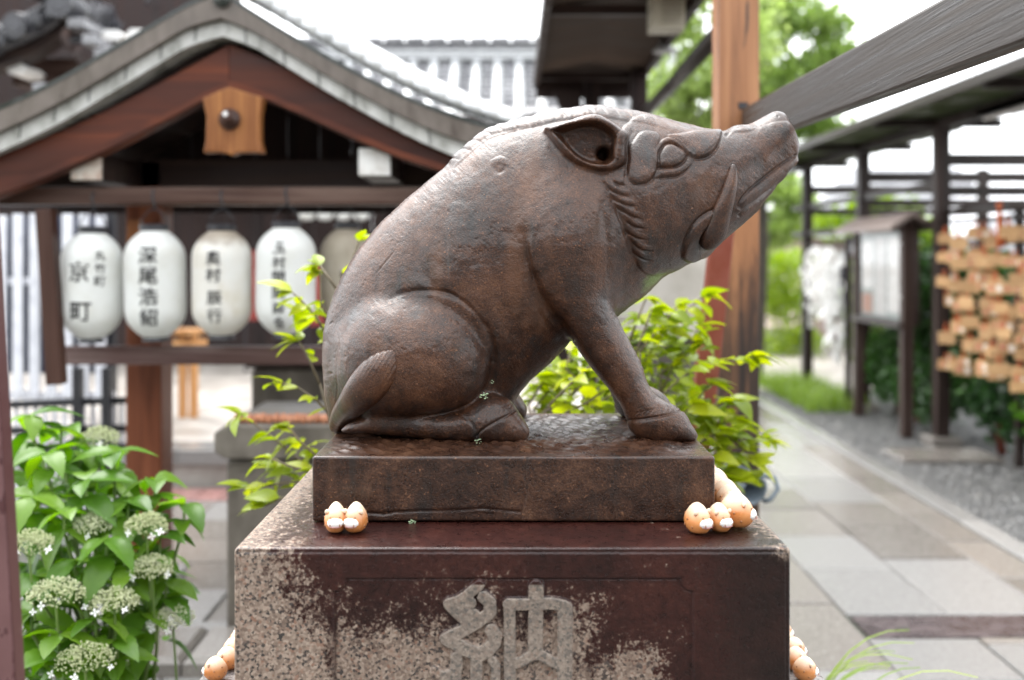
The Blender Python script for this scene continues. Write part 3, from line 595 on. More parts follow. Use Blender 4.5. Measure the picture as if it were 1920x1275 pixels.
# ---------------------------------------------------------------- ground, paths, paving
M_GROUND = pmat('damp_earth', [(0.05, 0.045, 0.04), (0.10, 0.09, 0.08), (0.16, 0.145, 0.125)], 5.0, rough=0.6, bmp=0.6, bscale=60, bdist=0.01, rnd=0)
M_JOINT = pmat('joint_mortar', [(0.025, 0.028, 0.018), (0.06, 0.062, 0.045)], 20.0, rough=0.7, bmp=0.3, rnd=0)
M_PAVE = pmat('wet_granite_paving', [(0.18, 0.174, 0.167), (0.22, 0.213, 0.205), (0.27, 0.262, 0.252)], 75.0, rough=0.15, rvar=0.09, bmp=0.5, bscale=160, bdist=0.002, rnd=0.14, detail=10)
M_PAVE2 = pmat('worn_tan_paving', [(0.135, 0.12, 0.105), (0.175, 0.158, 0.142), (0.22, 0.20, 0.182)], 75.0, rough=0.16, rvar=0.12, bmp=0.35, bscale=220, bdist=0.0015, rnd=0.15, detail=10)
M_CONC = pmat('pale_concrete', [(0.24, 0.215, 0.19), (0.32, 0.29, 0.26), (0.40, 0.37, 0.335)], 4.0, rough=0.45, bmp=0.2, rnd=0.05)
def sheet(name, x0, x1, y0, y1, z, mat, kind='structure'):
    o = MB().add([(x0, y0, z), (x1, y0, z), (x1, y1, z), (x0, y1, z)], [(0, 1, 2, 3)]).build(name, mat); return tag(o, kind=kind)
sheet('ground', -120, 120, -60, 200, -0.03, M_GROUND)
path = sheet('path', 1.05, 2.76, 1.2, 12.2, -0.012, M_JOINT)
def stone(parent, x0, x1, y0, y1, z, h, mat, name='paving_stone', ch=0.007, rz=0.0):
    j = lambda: random.uniform(-.004, .004)
    V = [(x0 + j(), y0 + j(), z - h), (x1 + j(), y0 + j(), z - h), (x1 + j(), y1 + j(), z - h), (x0 + j(), y1 + j(), z - h)]
    V += [(x, y, z - ch) for x, y, _ in V[:4]]; cx, cy = (x0 + x1) / 2, (y0 + y1) / 2
    V += [(x + math.copysign(ch, cx - x), y + math.copysign(ch, cy - y), z) for x, y, _ in V[:4]]
    Fc = [(8, 9, 10, 11)] + [(a, (a + 1) % 4, (a + 1) % 4 + 4, a + 4) for a in range(4)] + [(a + 4, (a + 1) % 4 + 4, (a + 1) % 4 + 8, a + 8) for a in range(4)]
    if rz:
        c, s_ = math.cos(rz), math.sin(rz); V = [(cx + (x - cx) * c - (y - cy) * s_, cy + (x - cx) * s_ + (y - cy) * c, q) for x, y, q in V]
    return MB().add(V, Fc).build(name, mat, parent)
cols = [(1.06, 1.44, 1.1), (1.445, 1.89, .78), (1.895, 2.35, .95), (2.355, 2.60, .85)]
for ci, (x0, x1, L) in enumerate(cols):
    y = 1.25 + ci * .27
    while y < 12.1:
        y1 = min(y + L * random.uniform(.5, .85), 12.2)
        segs = [(y, y1)]
        if ci > 0:
            if y < 4.055 < y1 or 4.055 <= y < 4.315: segs = [(y, 4.055)] if y < 4.0 else []; y1 = 4.315
        for a, b in segs:
            m = M_PAVE2 if (random.random() < .24 or (ci == 3 and b > 4.4 and random.random() < .5)) else M_PAVE
            stone(path, x0, x1, a + .008, b - .008, random.uniform(-.002, .004), .03, m)
        y = y1
y = 1.3
while y < 11.6: stone(path, 2.612, 2.75, y + .004, y + .896, .012, .05, M_PAVE, 'kerb_stone'); y += .9
pv2 = sheet('far_paving', 2.77, 9.0, 11.6, 15.6, -0.006, M_CONC)
# brown steel drain cover across the path
dc = thing('drain_cover', 'brown steel drain cover strip laid across the stone path', 'drain cover', (2.1, 4.2, 0))
M_STEEL = pmat('brown_steel_plate', [(0.055, 0.04, 0.042), (0.085, 0.065, 0.066), (0.13, 0.10, 0.10)], 14.0, rough=0.3, rvar=.12, bmp=0.15, rnd=0.05, metallic=0.35)
for a, b in ((1.46, 2.34), (2.35, 3.1)): MB().box(a, b, 4.07, 4.30, -0.02, .001).build('plate', M_STEEL, dc, bevel=.002)
for xx in (1.6, 2.2, 2.5): MB().box(xx, xx + .05, 4.15, 4.165, .001, .003).build('lift_slot', M_JOINT, dc)
dc.rotation_euler = (0, 0, math.radians(1.5))
gr = thing('drain_grate', 'grey slotted drain grate beside the pedestal foot', 'grate', (.95, 3, 0)); mb = MB()
for k in range(95): mb.box(.87, 1.03, 2.5 + k * .02, 2.51 + k * .02, -.02, .002)
mb.build('slats', pmat('galvanised', [(.10, .11, .12), (.2, .21, .22)], 30, rough=.4, metallic=.6, rnd=0), gr)
f_ = MB(); f_.box(.85, .869, 2.48, 4.45, -.02, .004); f_.box(1.031, 1.05, 2.48, 4.45, -.02, .004); f_.build('frame', M_STEEL, gr)
# gravel bed
sheet('gravel_bed', 2.77, 9.0, 1.2, 11.55, -0.014, pmat('dark_gravel', [(0.03, 0.03, 0.03), (0.065, 0.065, 0.064), (0.13, 0.127, 0.122)], 55.0, rough=0.5, bmp=1.0, bscale=70, bdist=.012, rnd=0, detail=3))
pts = np.stack([2.77 + 2.0 * rng.random(9000) ** 1.2, 4.2 + 7.2 * rng.random(9000)], 1); vv = []; ff = []
for i, (x, y) in enumerate(pts):
    r = random.uniform(.007, .017); b = len(vv); z = -.012 + r * .4; a0 = random.random() * 3
    vv += [(x + r * random.uniform(.7, 1.2) * math.cos(a0 + k * 1.5708), y + r * random.uniform(.7, 1.2) * math.sin(a0 + k * 1.5708), z) for k in range(4)] + [(x, y, z + r * .65), (x, y, z - r)]
    ff += [(b + k, b + (k + 1) % 4, b + 4) for k in range(4)]
me = bpy.data.meshes.new('pebbles'); me.from_pydata(vv, [], ff); 
def pebble_mat():
    m, t, b, _ = nodes('pebble'); g = N(t, 'ShaderNodeNewGeometry'); t.links.new(ramp(t, g.outputs['Random Per Island'], [(0, (.025, .025, .026)), (.6, (.075, .075, .075)), (.9, (.16, .157, .15)), (1, (.3, .28, .26))]), b.inputs['Base Color']); b.inputs['Roughness'].default_value = .35; return m
tag(place('gravel', me, pebble_mat()), 'dark grey wet gravel beside the stone path', 'gravel', kind='stuff')
ss = thing('stepping_stone', 'flat brown stepping stone sunk in the gravel', 'stone', (3.3, 7.75, 0)); stone(ss, 2.95, 3.72, 7.5, 7.95, .02, .06, M_PAVE2, 'slab')
# left-hand paving and raised court
pav = sheet('paving', -6.0, -0.76, 1.2, 6.68, -0.012, M_JOINT)
for r_ in range(9):
    y0 = 3.0 + r_ * .41; x = -2.6 + (r_ % 2) * .25
    while x < -.85:
        x1 = min(x + random.uniform(.38, .6), -.77); stone(pav, x + .005, x1 - .005, y0, y0 + .4, random.uniform(-.002, .003), .03, M_PAVE2 if (r_ + int(x * 3)) % 3 == 0 else M_PAVE); x = x1
court = MB().box(-9, 1.0, 6.72, 14, -.03, .245).build('raised_court', M_CONC); tag(court, kind='structure')
for k in range(7): stone(court, -4.4 + k * .72 + .004, -3.68 + k * .72 - .004, 6.66, 6.98, .258, .10, M_PAVE, 'edge_stone')
bd = thing('stone_border', 'low mossy brown stone border block beside the pedestal', 'border', (-1.0, 3.85, 0))
for x0, x1 in ((-1.72, -1.22), (-1.215, -.765)): stone(bd, x0, x1, 3.66, 4.0, .07, .10, M_PAVE2, 'block', .02)
tiles = thing('red_tile_mat', 'strip of pinkish red paving tiles at the foot of the raised court', 'tiles', (-2.1, 6.3, 0)); M_RT = pmat('red_tile', [(.22, .10, .09), (.34, .19, .17)], 9, rough=.4)
for a in range(6):
    for b in range(2): stone(tiles, -2.5 + a * .16, -2.35 + a * .16, 6.3 + b * .16, 6.45 + b * .16, .012, .02, M_RT, 'tile', .004)
# ---------------------------------------------------------------- lantern pavilion
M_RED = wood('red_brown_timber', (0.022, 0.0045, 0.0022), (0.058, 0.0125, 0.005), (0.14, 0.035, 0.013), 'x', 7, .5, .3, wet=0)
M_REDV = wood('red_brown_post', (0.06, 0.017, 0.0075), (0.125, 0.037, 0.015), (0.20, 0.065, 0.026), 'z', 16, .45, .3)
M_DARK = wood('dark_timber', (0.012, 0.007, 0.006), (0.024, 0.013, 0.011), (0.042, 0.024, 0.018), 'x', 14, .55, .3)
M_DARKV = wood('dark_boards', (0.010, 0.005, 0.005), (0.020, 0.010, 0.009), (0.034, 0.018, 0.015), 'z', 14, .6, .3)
M_BROWN = wood('weathered_rail', (0.03, 0.014, 0.010), (0.058, 0.029, 0.021), (0.11, 0.07, 0.055), 'x', 18, .42, .4)
M_BROWNV = wood('weathered_upright', (0.025, 0.010, 0.007), (0.05, 0.021, 0.014), (0.085, 0.04, 0.028), 'z', 18, .45, .4)
M_WHITE = pmat('white_painted_end', [(.55, .52, .48), (.78, .77, .75), (.84, .84, .83)], 14, rough=.5, bmp=.1)
M_RUSTW = pmat('peeling_white_end', [(.30, .12, .06), (.62, .55, .48), (.80, .79, .77)], 16, rough=.5, bmp=.2)
M_EAVE = pmat('grey_roof_edge', [(0.07, 0.055, 0.045), (0.11, 0.09, 0.075), (0.15, 0.125, 0.108)], 5, (3, 1, 1), rough=.4, bmp=.2, rnd=.05)
M_EAVE2 = pmat('pale_roof_edge', [(0.20, 0.20, 0.18), (0.42, 0.42, 0.40), (0.55, 0.55, 0.54)], 5, (2, 1, 1), rough=.35, bmp=.2, rnd=.08)
M_SHINE = pmat('wet_pale_tile', [(0.42, 0.43, 0.44), (0.55, 0.56, 0.57), (0.66, 0.67, 0.68)], 8, rough=.22, rvar=.08, bmp=.2, rnd=.1, coat=.5)
M_COPPER = pmat('dark_roof_lip', [(0.02, 0.025, 0.023), (0.045, 0.05, 0.046)], 8, rough=.3, bmp=.1)
YG = 4.0
def xz(pts, Y=YG, step=14): return [(PX(u, Y), PZ(v, Y)) for u, v in catmull(pts, step)]
def off(pts, dv): return [(u, v + d) for (u, v), d in zip(pts, dv)]
pv = thing('lantern_pavilion', 'red-brown gabled shrine pavilion roof with curved bargeboards over the lanterns', 'pavilion', (-1.2, 4.8, 0))
RC = [(414, -12), (478, 30), (560, 80), (650, 131), (760, 186), (860, 224), (960, 252), (1040, 268)]
LC = [(414, -12), (350, 14), (277, 57), (182, 113), (91, 164), (0, 206), (-90, 238), (-160, 255)]
for C, sd in ((RC, 1), (LC, -1)):
    n = len(C); b1 = off(C, [45, 30, 30, 31, 34, 38, 42, 44] if sd > 0 else [45, 38, 37, 38, 38, 39, 42, 44]); b2 = off(b1, [31, 28, 28, 29, 30, 32, 34, 35] if sd > 0 else [31, 31, 31, 32, 33, 33, 35, 36])
    l0 = off(C, [-8] * n)
    MB().strip(xz(l0), xz(C), YG - .003, YG + 1.75).build('roof_lip', M_COPPER, pv)
    MB().strip(xz(C), xz(b1), YG, YG + 1.72).build('roof_edge', M_EAVE, pv)
    MB().strip(xz(off(b1, [1] * n)), xz(b2), YG + .035, YG + 1.70).build('eave_board', M_EAVE2, pv)
    pb = catmull(b1, 14)
    for i in range(3, len(pb) - 1, 5):                                  # seams on the pale edge
        u, v = pb[i]; x, z = PX(u, YG + .033), PZ(v + 2, YG + .033); MB().bar((x, YG + .033, z), (x + .006 * sd, YG + .033, z - .065), .004, .004, (0, 1, 0)).build('seam_strip', M_COPPER, pv)
    # bargeboard
    h0 = [(418, 74), (480, 98), (560, 133), (650, 178), (750, 226), (860, 268), (960, 300)] if sd > 0 else [(418, 74), (350, 112), (280, 150), (200, 192), (100, 238), (0, 278), (-110, 315)]
    hd = [86, 82, 80, 76, 70, 62, 58] if sd > 0 else [86, 84, 82, 80, 80, 80, 80]
    h1 = off(h0, hd); MB().strip(xz(h0), xz(h1), YG + .09, YG + .15).build('bargeboard', M_RED, pv, bevel=.004)
    MB().strip(xz(off(h1, [-16] * 7)), xz(off(h1, [-3] * 7)), YG + .075, YG + .092).build('bargeboard_bead', M_RED, pv)
    # boards of the roof underside
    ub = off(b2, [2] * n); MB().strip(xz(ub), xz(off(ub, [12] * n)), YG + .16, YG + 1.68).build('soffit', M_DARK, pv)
# verge tiles on the right slope, one by one
vt = catmull([(440, -12), (520, 32), (600, 80), (690, 130), (780, 175), (870, 212), (960, 240)], 26)
for i in range(len(vt) - 1):
    (u0, v0), (u1, v1) = vt[i], vt[i + 1]; a = P(u0, v0 - 14, YG + .10); b = P(u1 + 5, v1 - 12, YG + .10); k = i / len(vt); h = .115 - .055 * k
    d = Vector(b - a); L = d.length; prof = []
    for q in range(9): t_ = math.pi * q / 8; prof.append((math.cos(t_) * .10, math.sin(t_) * h))
    up = Vector((-d.z, 0, d.x)).normalized(); up = up if up.z > 0 else -up; mb = MB(); V = []
    for s_, lift in ((0, .005), (1.04, 0)):
        for py, pz in prof: q = Vector(a) + d * s_ + up * (pz - .02 + lift) + Vector((0, py + .02, 0)); V.append(q)
    n = len(prof); mb.add(V, [(q, q + 1, n + q + 1, n + q) for q in range(n - 1)] + [tuple(range(n)), tuple(range(2 * n - 1, n - 1, -1)), (0, n, 2 * n - 1, n - 1)]); mb.build('verge_tile', M_SHINE, pv, True)
# ridge cap
MB().tube([P(414, -4, YG - .02), P(414, -4, YG) + np.array([0, 1.75, 0])], .035, 12).build('ridge_cap', M_COPPER, pv, True)
# pendant with its peg
M_PEND = wood('orange_pendant_wood', (0.08, 0.026, 0.007), (0.20, 0.072, 0.021), (0.33, 0.14, 0.043), 'z', 26, .45, .3)
g0 = [(374, 182), (424, 160), (490, 180), (484, 215), (484, 262), (490, 285), (462, 284), (444, 284), (430, 290), (416, 285), (400, 283), (376, 285), (381, 262), (382, 215)]
pd = MB().prism([(PX(u, YG), PZ(v, YG)) for u, v in g0], YG + .03, YG + .088).build('pendant', M_PEND, pv, bevel=.006)
mb = MB(); c = P(427, 222, YG); mb.lathe([(.0, 0), (.045, 0), (.043, .012), (.020, .014), (.018, .05), (.014, .055), (.0, .055)], 14)
o = place('peg', mb.mesh('peg', smooth=True), M_BROWNV, pd); o.data.transform(Matrix.Rotation(math.radians(90), 4, 'X')); o.location = Vector((c[0], YG + .03, c[2])) - Vector(pv.location)
o = place('peg_cap', MB().lathe([(.0, 0), (.010, .0), (.010, .008), (.0, .010)], 12).mesh('peg_cap'), M_WHITE, pd); o.data.transform(Matrix.Rotation(math.radians(90), 4, 'X')); o.location = Vector((c[0] - .002, YG - .022, c[2] + .014)) - Vector(pv.location)
for (u0, u1, v0, v1), m_ in (((137, 193, 287, 338), M_RUSTW), ((674, 733, 279, 330), M_WHITE)):
    a = P(u0, v1, YG + .16); b = P(u1, v0, YG + .16); pr = MB().box(a[0], b[0], YG + .16, YG + 1.7, a[2], b[2]).build('purlin', M_DARK, pv)
    MB().box(a[0] - .001, b[0] + .001, YG + .135, YG + .158, a[2] - .001, b[2] + .001).build('end_cap', m_, pr, bevel=.006)
def pbox(u0, u1, v0, v1, Y, dep): a = P(u0, v1, Y); b = P(u1, v0, Y); return (a[0], b[0], Y, Y + dep, a[2], b[2])
MB().box(*pbox(-60, 860, 351, 384, YG + .2, .10)).build('tie_beam', M_BROWN, pv, bevel=.006)
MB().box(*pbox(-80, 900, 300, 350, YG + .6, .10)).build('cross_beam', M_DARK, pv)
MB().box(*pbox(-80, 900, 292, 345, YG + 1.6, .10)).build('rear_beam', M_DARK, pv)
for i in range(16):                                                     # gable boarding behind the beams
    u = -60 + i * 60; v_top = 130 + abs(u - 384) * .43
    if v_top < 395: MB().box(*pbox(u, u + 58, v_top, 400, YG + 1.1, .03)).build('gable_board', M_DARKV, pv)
for u in (235, 840):
    a = P(u, 386, 4.6); MB().box(a[0], a[0] + .165, 4.6, 4.765, 0.06, PZ(300, 4.6)).build('pillar', M_REDV, pv, bevel=.008)
    MB().box(a[0] - .05, a[0] + .215, 4.55, 4.815, -.02, .058).build('pillar_base', M_PAVE, pv, bevel=.015)
# hanging frame for the lanterns
M_RAIL = wood('lantern_frame_wood', (0.055, 0.03, 0.026), (0.10, 0.06, 0.055), (0.20, 0.15, 0.14), 'x', 18, .38, .4)
fr = thing('hanging_rack', 'weathered wooden hanging frame that holds the row of lanterns', 'frame', (-1.3, 4.2, 1.2))
a = P(75, 392, 4.05); b = P(106, 722, 4.05); mb = MB(); mb.bar((a[0] + .01, 4.08, a[2]), (b[0] - .012, 4.08, b[2]), .066, .06, (0, 1, 0)); mb.build('upright', M_BROWNV, fr, bevel=.004)
mb = MB(); mb.box(*pbox(106, 700, 650, 684, 4.30, .06)); mb.build('lower_rail', M_RAIL, fr, bevel=.005)
mb = MB(); mb.box(*pbox(238, 262, 412, 470, 4.36, .04)); mb.build('name_slat', M_PEND, fr)
# paper lanterns
def paper(name, c1, c2, c3, stain=0.0):
    m, t, b, out = nodes(name); v = coords(t); sv = coords(t, (6, 6, 1)); n = noise(t, v, 9, 5)
    c = ramp(t, n, [(.3, c1), (.5, c2), (.7, c3)])
    if stain:
        tc = N(t, 'ShaderNodeTexCoord'); sx = N(t, 'ShaderNodeSeparateXYZ'); t.links.new(tc.outputs['Object'], sx.inputs[0])
        c = mixc(t, c, (.32, .25, .18), mth(t, 'MULTIPLY', mapr(t, mth(t, 'ADD', sx.outputs[2], mth(t, 'MULTIPLY', n, .12)), .15 + .06, .19 + .06), stain))
    t.links.new(c, b.inputs['Base Color']); b.inputs['Roughness'].default_value = .6
    tr = N(t, 'ShaderNodeBsdfTranslucent'); t.links.new(c, tr.inputs['Color']); ms = N(t, 'ShaderNodeMixShader', Fac=.35); t.links.new(b.outputs[0], ms.inputs[1]); t.links.new(tr.outputs[0], ms.inputs[2]); t.links.new(ms.outputs[0], out.inputs['Surface'])
    return m
M_PAPER = paper('white_lantern_paper', (.76, .76, .72), (.83, .84, .82), (.86, .87, .86)); M_PAPERS = paper('stained_lantern_paper', (.72, .68, .58), (.82, .80, .75), (.85, .85, .82), .75); M_PAPERO = paper('old_beige_lantern_paper', (.34, .29, .22), (.44, .39, .31), (.52, .48, .40), .3)
M_INK = flat('black_ink', (.012, .012, .014), .6); M_BLK = flat('black_hoop', (.02, .02, .025), .4)
def glyph(ch, size, bold=.013):
    cu = bpy.data.curves.new('t', 'FONT'); cu.body = ch; cu.size = 1.0; cu.offset = bold; cu.resolution_u = 3; ob = bpy.data.objects.new('t', cu); link(ob)
    dg = bpy.context.evaluated_depsgraph_get(); me = bpy.data.meshes.new_from_object(ob.evaluated_get(dg)); bpy.data.objects.remove(ob); bpy.data.curves.remove(cu)
    co = np.empty(len(me.vertices) * 3, np.float32); me.vertices.foreach_get('co', co); co = co.reshape(-1, 3)
    fs = [tuple(p.vertices) for p in me.polygons]; bpy.data.meshes.remove(me)
    if not len(co): return np.zeros((0, 3)), []
    lo, hi = co.min(0), co.max(0); co = (co - (lo + hi) / 2) / max((hi - lo)[:2].max(), 1e-6) * size; return co, fs
LR, LH = .124, .225
def lrad(z): t = abs(z) / LH; return LR * (1 - max(0, (t - .42) / .58) ** 2.6 * .62)
def lantern(name, label, u, v, Y, mat, texts, sc=1.0, tilt=0.0):
    c = P(u, v, Y); L = thing(name, label, 'lantern', tuple(c), group='paper lanterns hanging in a row')
    prof = []; nr = 34
    for i in range(nr * 2 + 1):
        z = -LH + 2 * LH * i / (nr * 2); prof.append(((lrad(z) + (.0022 if i % 2 else -.0006)) * sc, z * sc))
    o = place('paper_body', MB().lathe(prof, 40, caps=False).mesh('paper_body', smooth=True), mat, L)
    place('top_ring', MB().lathe([(.052 * sc, LH * sc - .004), (.06 * sc, LH * sc + .004), (.06 * sc, LH * sc + .022), (.05 * sc, LH * sc + .026)], 24).mesh('top_ring', smooth=False), M_BLK, L)
    place('bottom_ring', MB().lathe([(.05 * sc, -LH * sc - .018), (.056 * sc, -LH * sc - .014), (.05 * sc, -LH * sc + .003)], 24).mesh('bottom_ring'), M_BLK, L)
    hk = [(-.055 * sc, 0, LH * sc + .015), (-.05 * sc, 0, LH * sc + .05), (-.02, 0, LH * sc + .085), (0, 0, LH * sc + .09), (.02, 0, LH * sc + .085), (.05 * sc, 0, LH * sc + .05), (.055 * sc, 0, LH * sc + .015)]
    place('wire_bail', MB().tube(hk, .0025, 6).mesh('bail', smooth=True), M_BLK, L)
    place('hook', MB().tube([(0, 0, LH * sc + .086), (.004, 0, LH * sc + .11), (-.006, 0, LH * sc + .14), (0, 0, .40 * sc)], .005, 6).mesh('hook', smooth=True), M_BLK, L)
    for ch_, x, z, s_ in texts:
        co, fs = glyph(ch_, s_)
        if not len(co): print('NO GLYPH', ch_); continue
        V = []
        for p in co: zz = z + p[1]; r = lrad(zz) + .0045; an = (x + p[0]) / LR - math.pi / 2 + .85 * math.atan2(-c[0], c[1]); V.append((r * math.cos(an) * sc, r * math.sin(an) * sc, zz * sc))
        me = bpy.data.meshes.new('character'); me.from_pydata(V, [], fs); place('character', me, M_INK, L)
    L.rotation_euler = (0, math.radians(tilt), math.radians(0)); return L
def col(chars, x, v0, v1, s_, c): n = len(chars); return [(ch_, x, (c - (v0 + (v1 - v0) * (i / max(1, n - 1)))) * 4.2 / F, s_) for i, ch_ in enumerate(chars)]
lantern('paper_lantern', 'leftmost white lantern with two large black characters and a small column of three', 172, 535, 4.2, M_PAPER, [('京', -.045, (535 - 508) * 4.2 / F, .085), ('町', -.035, (535 - 582) * 4.2 / F, .085)] + col('丸竹町', .038, 478, 526, .042, 535), .99, 1.0)
lantern('paper_lantern', 'second white lantern from the left, four large characters in one column', 291, 532, 4.2, M_PAPER, col('深尾浩紹', -.022, 478, 592, .074, 532), 1.0, -1.0)
lantern('paper_lantern', 'white lantern with a torn brown-stained top, third from the left', 416, 530, 4.2, M_PAPERS, col('奥村', -.03, 482, 514, .062, 530) + col('辰行', -.026, 557, 590, .062, 530), .98, 0)
lantern('paper_lantern', 'white lantern with a tight column of six characters, beside the leafy twig', 536, 526, 4.2, M_PAPER, col('玉村間関商会', -.025, 464, 602, .053, 526), 1.0, .5)
lantern('paper_lantern', 'faded beige lantern half hidden behind the boar\'s rump', 652, 520, 4.35, M_PAPERO, [('御', -.01, .02, .06)], .95, 0)
# ---------------------------------------------------------------- main hall far behind, with tiled roof
M_TILE = pmat('grey_roof_tile', [(0.10, 0.10, 0.11), (0.17, 0.17, 0.18), (0.25, 0.25, 0.26)], 6, rough=.28, rvar=.1, bmp=.2, rnd=.15)
M_TILE_LIT = pmat('lit_wet_roof_tile', [(0.34, 0.35, 0.36), (0.45, 0.46, 0.47)], 6, rough=.2, bmp=.1, rnd=.1, coat=.4)  # paler copy of the roof tile, sky reflection put into its colour
hall = thing('main_hall', 'dark timber shrine hall with grey tiled roof far behind the lanterns', 'building', (-2, 12.5, .245))
for i in range(20): MB().box(-6.4 + i * .36, -6.4 + i * .36 + .35, 12.3, 12.36, .245, 3.3).build('wall_board', M_DARKV, hall)
for x in (-6.2, -4.6, -3.0, -1.4, .2): MB().box(x, x + .2, 12.1, 12.28, .245, 3.3).build('column', M_DARKV, hall)
MB().box(-6.6, 1.0, 12.05, 12.25, 2.3, 2.55).build('lintel', M_DARK, hall)
YR, ZR = 14.2, PZ(114, 14.2); YE, ZE = 11.5, PZ(300, 11.5)
def rs(t): return (YR + (YE - YR) * t, ZR + (ZE - ZR) * (t + .12 * math.sin(math.pi * t)))
sl_ = [rs(q / 10) for q in range(11)]
mb = MB(); x0, x1 = -6.0, 2.2; V = [(x, y, z - .02) for y, z in sl_ for x in (x0, x1)]; mb.add(V, [(2 * i, 2 * i + 1, 2 * i + 3, 2 * i + 2) for i in range(10)]); mb.build('roof_bed', M_TILE, hall)
k = 0; x = x0 + .1
while x < x1:
    cp = MB(); 
    for y, z in sl_: pass
    cp.tube([(x, y, z + .03) for y, z in sl_], .075, 8); cp.build('tile_rib', M_TILE_LIT, hall, True)
    pan = MB()
    for i in range(9):
        ya, za = rs(i / 26); yb, zb = rs((i + 1.1) / 26); pan.add([(x + .08, ya, za + .0), (x + .22, ya, za), (x + .22, yb, zb + .035), (x + .08, yb, zb + .035), (x + .08, yb, zb - .01), (x + .22, yb, zb - .01)], [(0, 1, 2, 3), (3, 2, 5, 4)])
    pan.build('pan_tiles', M_TILE, hall); x += .30; k += 1
for j, (dz, h) in enumerate(((0, .07), (.085, .06), (.16, .10))): MB().box(x0 - .1, x1 + .1, YR - .12 + .02 * j, YR + .12, ZR + dz, ZR + dz + h).build('ridge_course', M_TILE_LIT if j < 2 else M_TILE, hall, bevel=.01)
for i in range(28): MB().tube([(x0 + i * .3, YR - .10, ZR + .27), (x0 + .27 + i * .3, YR - .10, ZR + .27)], .055, 8).build('ridge_cap_tile', M_TILE, hall, True)
for i in range(4):
    c = P(575 + i * 34, 403, 11.6); L = thing('small_paper_lantern', 'small white lantern under the far hall eave, ' + ('leftmost of four', 'second of four', 'third of four', 'rightmost of four')[i], 'lantern', tuple(c), group='small lanterns under the hall eave')
    place('shade', MB().lathe([(.05, -.06), (.09, -.03), (.095, .03), (.05, .06)], 14).mesh('shade', smooth=True), M_PAPER, L); place('cap', MB().lathe([(.05, .06), (.05, .08), (.01, .10)], 10).mesh('cap'), M_BLK, L)
for u, v0, v1 in ((475, 470, 600), (592, 480, 610)):
    c = P(u, v1, 11.2); b = thing('red_banner', 'narrow dark red cloth banner standing before the hall, ' + ('nearer the torn lantern' if u < 500 else 'beside the six-character lantern'), 'banner', tuple(c))
    mb = MB(); pts = [(-.08, 0), (.07, 0)]; n = 10
    mb.add([(x + .01 * math.sin(q), .02 * math.sin(q * 1.1 + x * 9), q * (v1 - v0) * 11.2 / F / n) for q in range(n + 1) for x in (-.08, 0, .08)], [(q * 3 + e, q * 3 + e + 1, q * 3 + e + 4, q * 3 + e + 3) for q in range(n) for e in (0, 1)]); place('cloth', mb.mesh('cloth', smooth=True), flat('red_cloth', (.20, .025, .02), .8), b)
    place('pole', MB().tube([(-.09, .01, -c[2] + .245), (-.09, .01, .85)], .012, 6).mesh('pole'), M_BLK, b)
# orange wooden stool on the court
M_ORW = wood('fresh_orange_wood', (0.34, 0.15, 0.05), (0.52, 0.26, 0.10), (0.66, 0.38, 0.17), 'z', 20, .5, .2)
stl = thing('offering_stand', 'small bright orange wooden stand under the second lantern', 'stand', (-2.72, 8.1, .245)); 
for dx in (-.12, .02, .11): MB().box(-2.72 + dx, -2.66 + dx, 8.05, 8.10, .245, PZ(618, 8.05)).build('leg', M_ORW, stl)
MB().box(-2.86, -2.54, 8.0, 8.3, PZ(655, 8), PZ(640, 8)).build('shelf', M_ORW, stl); MB().box(-2.86, -2.54, 8.0, 8.3, PZ(628, 8), PZ(620, 8)).build('top', M_ORW, stl)
# ---------------------------------------------------------------- fences on the left
M_SLAT = pmat('white_fence_paint', [(.52, .53, .58), (.68, .69, .74), (.74, .75, .79)], 8, rough=.4, bmp=.1, rnd=.06); M_NAVY = pmat('dark_blue_panel', [(.008, .012, .03), (.02, .028, .06)], 4, rough=.4)
fn = thing('white_slat_fence', 'tall white vertical slat fence with dark blue panel behind, at the far left', 'fence', (-3.0, 6.5, 0))
for i in range(9): u = -70 + i * 31; a = P(u, 400, 6.5); MB().box(a[0], a[0] + .062, 6.5, 6.53, PZ(745, 6.5), PZ(392 + (i % 3) * 6, 6.5)).build('slat', M_SLAT, fn, bevel=.003)
for v in (520, 735): MB().box(*pbox(-90, 212, v, v + 14, 6.535, .03)).build('rail', M_SLAT, fn)
MB().box(*pbox(-90, 200, 405, 700, 6.75, .04)).build('backing_panel', M_NAVY, fn)
for u in (-80, 195): MB().box(*pbox(u, u + 18, 396, 900, 6.57, .06)).build('post', M_BLK, fn)
rl = thing('low_railing', 'low railing of thin grey bars and black rails behind the hydrangea', 'railing', (-2.8, 5.7, 0))
for i in range(14): u = -10 + i * 18; a = P(u, 740, 5.7); MB().box(a[0], a[0] + .022, 5.7, 5.715, .02, PZ(725 + i * 2, 5.7)).build('bar', M_SLAT, rl)
for v0, v1 in ((752, 762), (800, 815), (842, 850)): mb = MB(); mb.bar(P(-20, v0 + 8, 5.68), P(240, v1 - 12, 5.68), .02, .04); mb.build('rail', M_BLK, rl)
for u in (135, 190): MB().box(*pbox(u, u + 16, 690, 930, 5.62, .05)).build('post', M_BLK, rl)
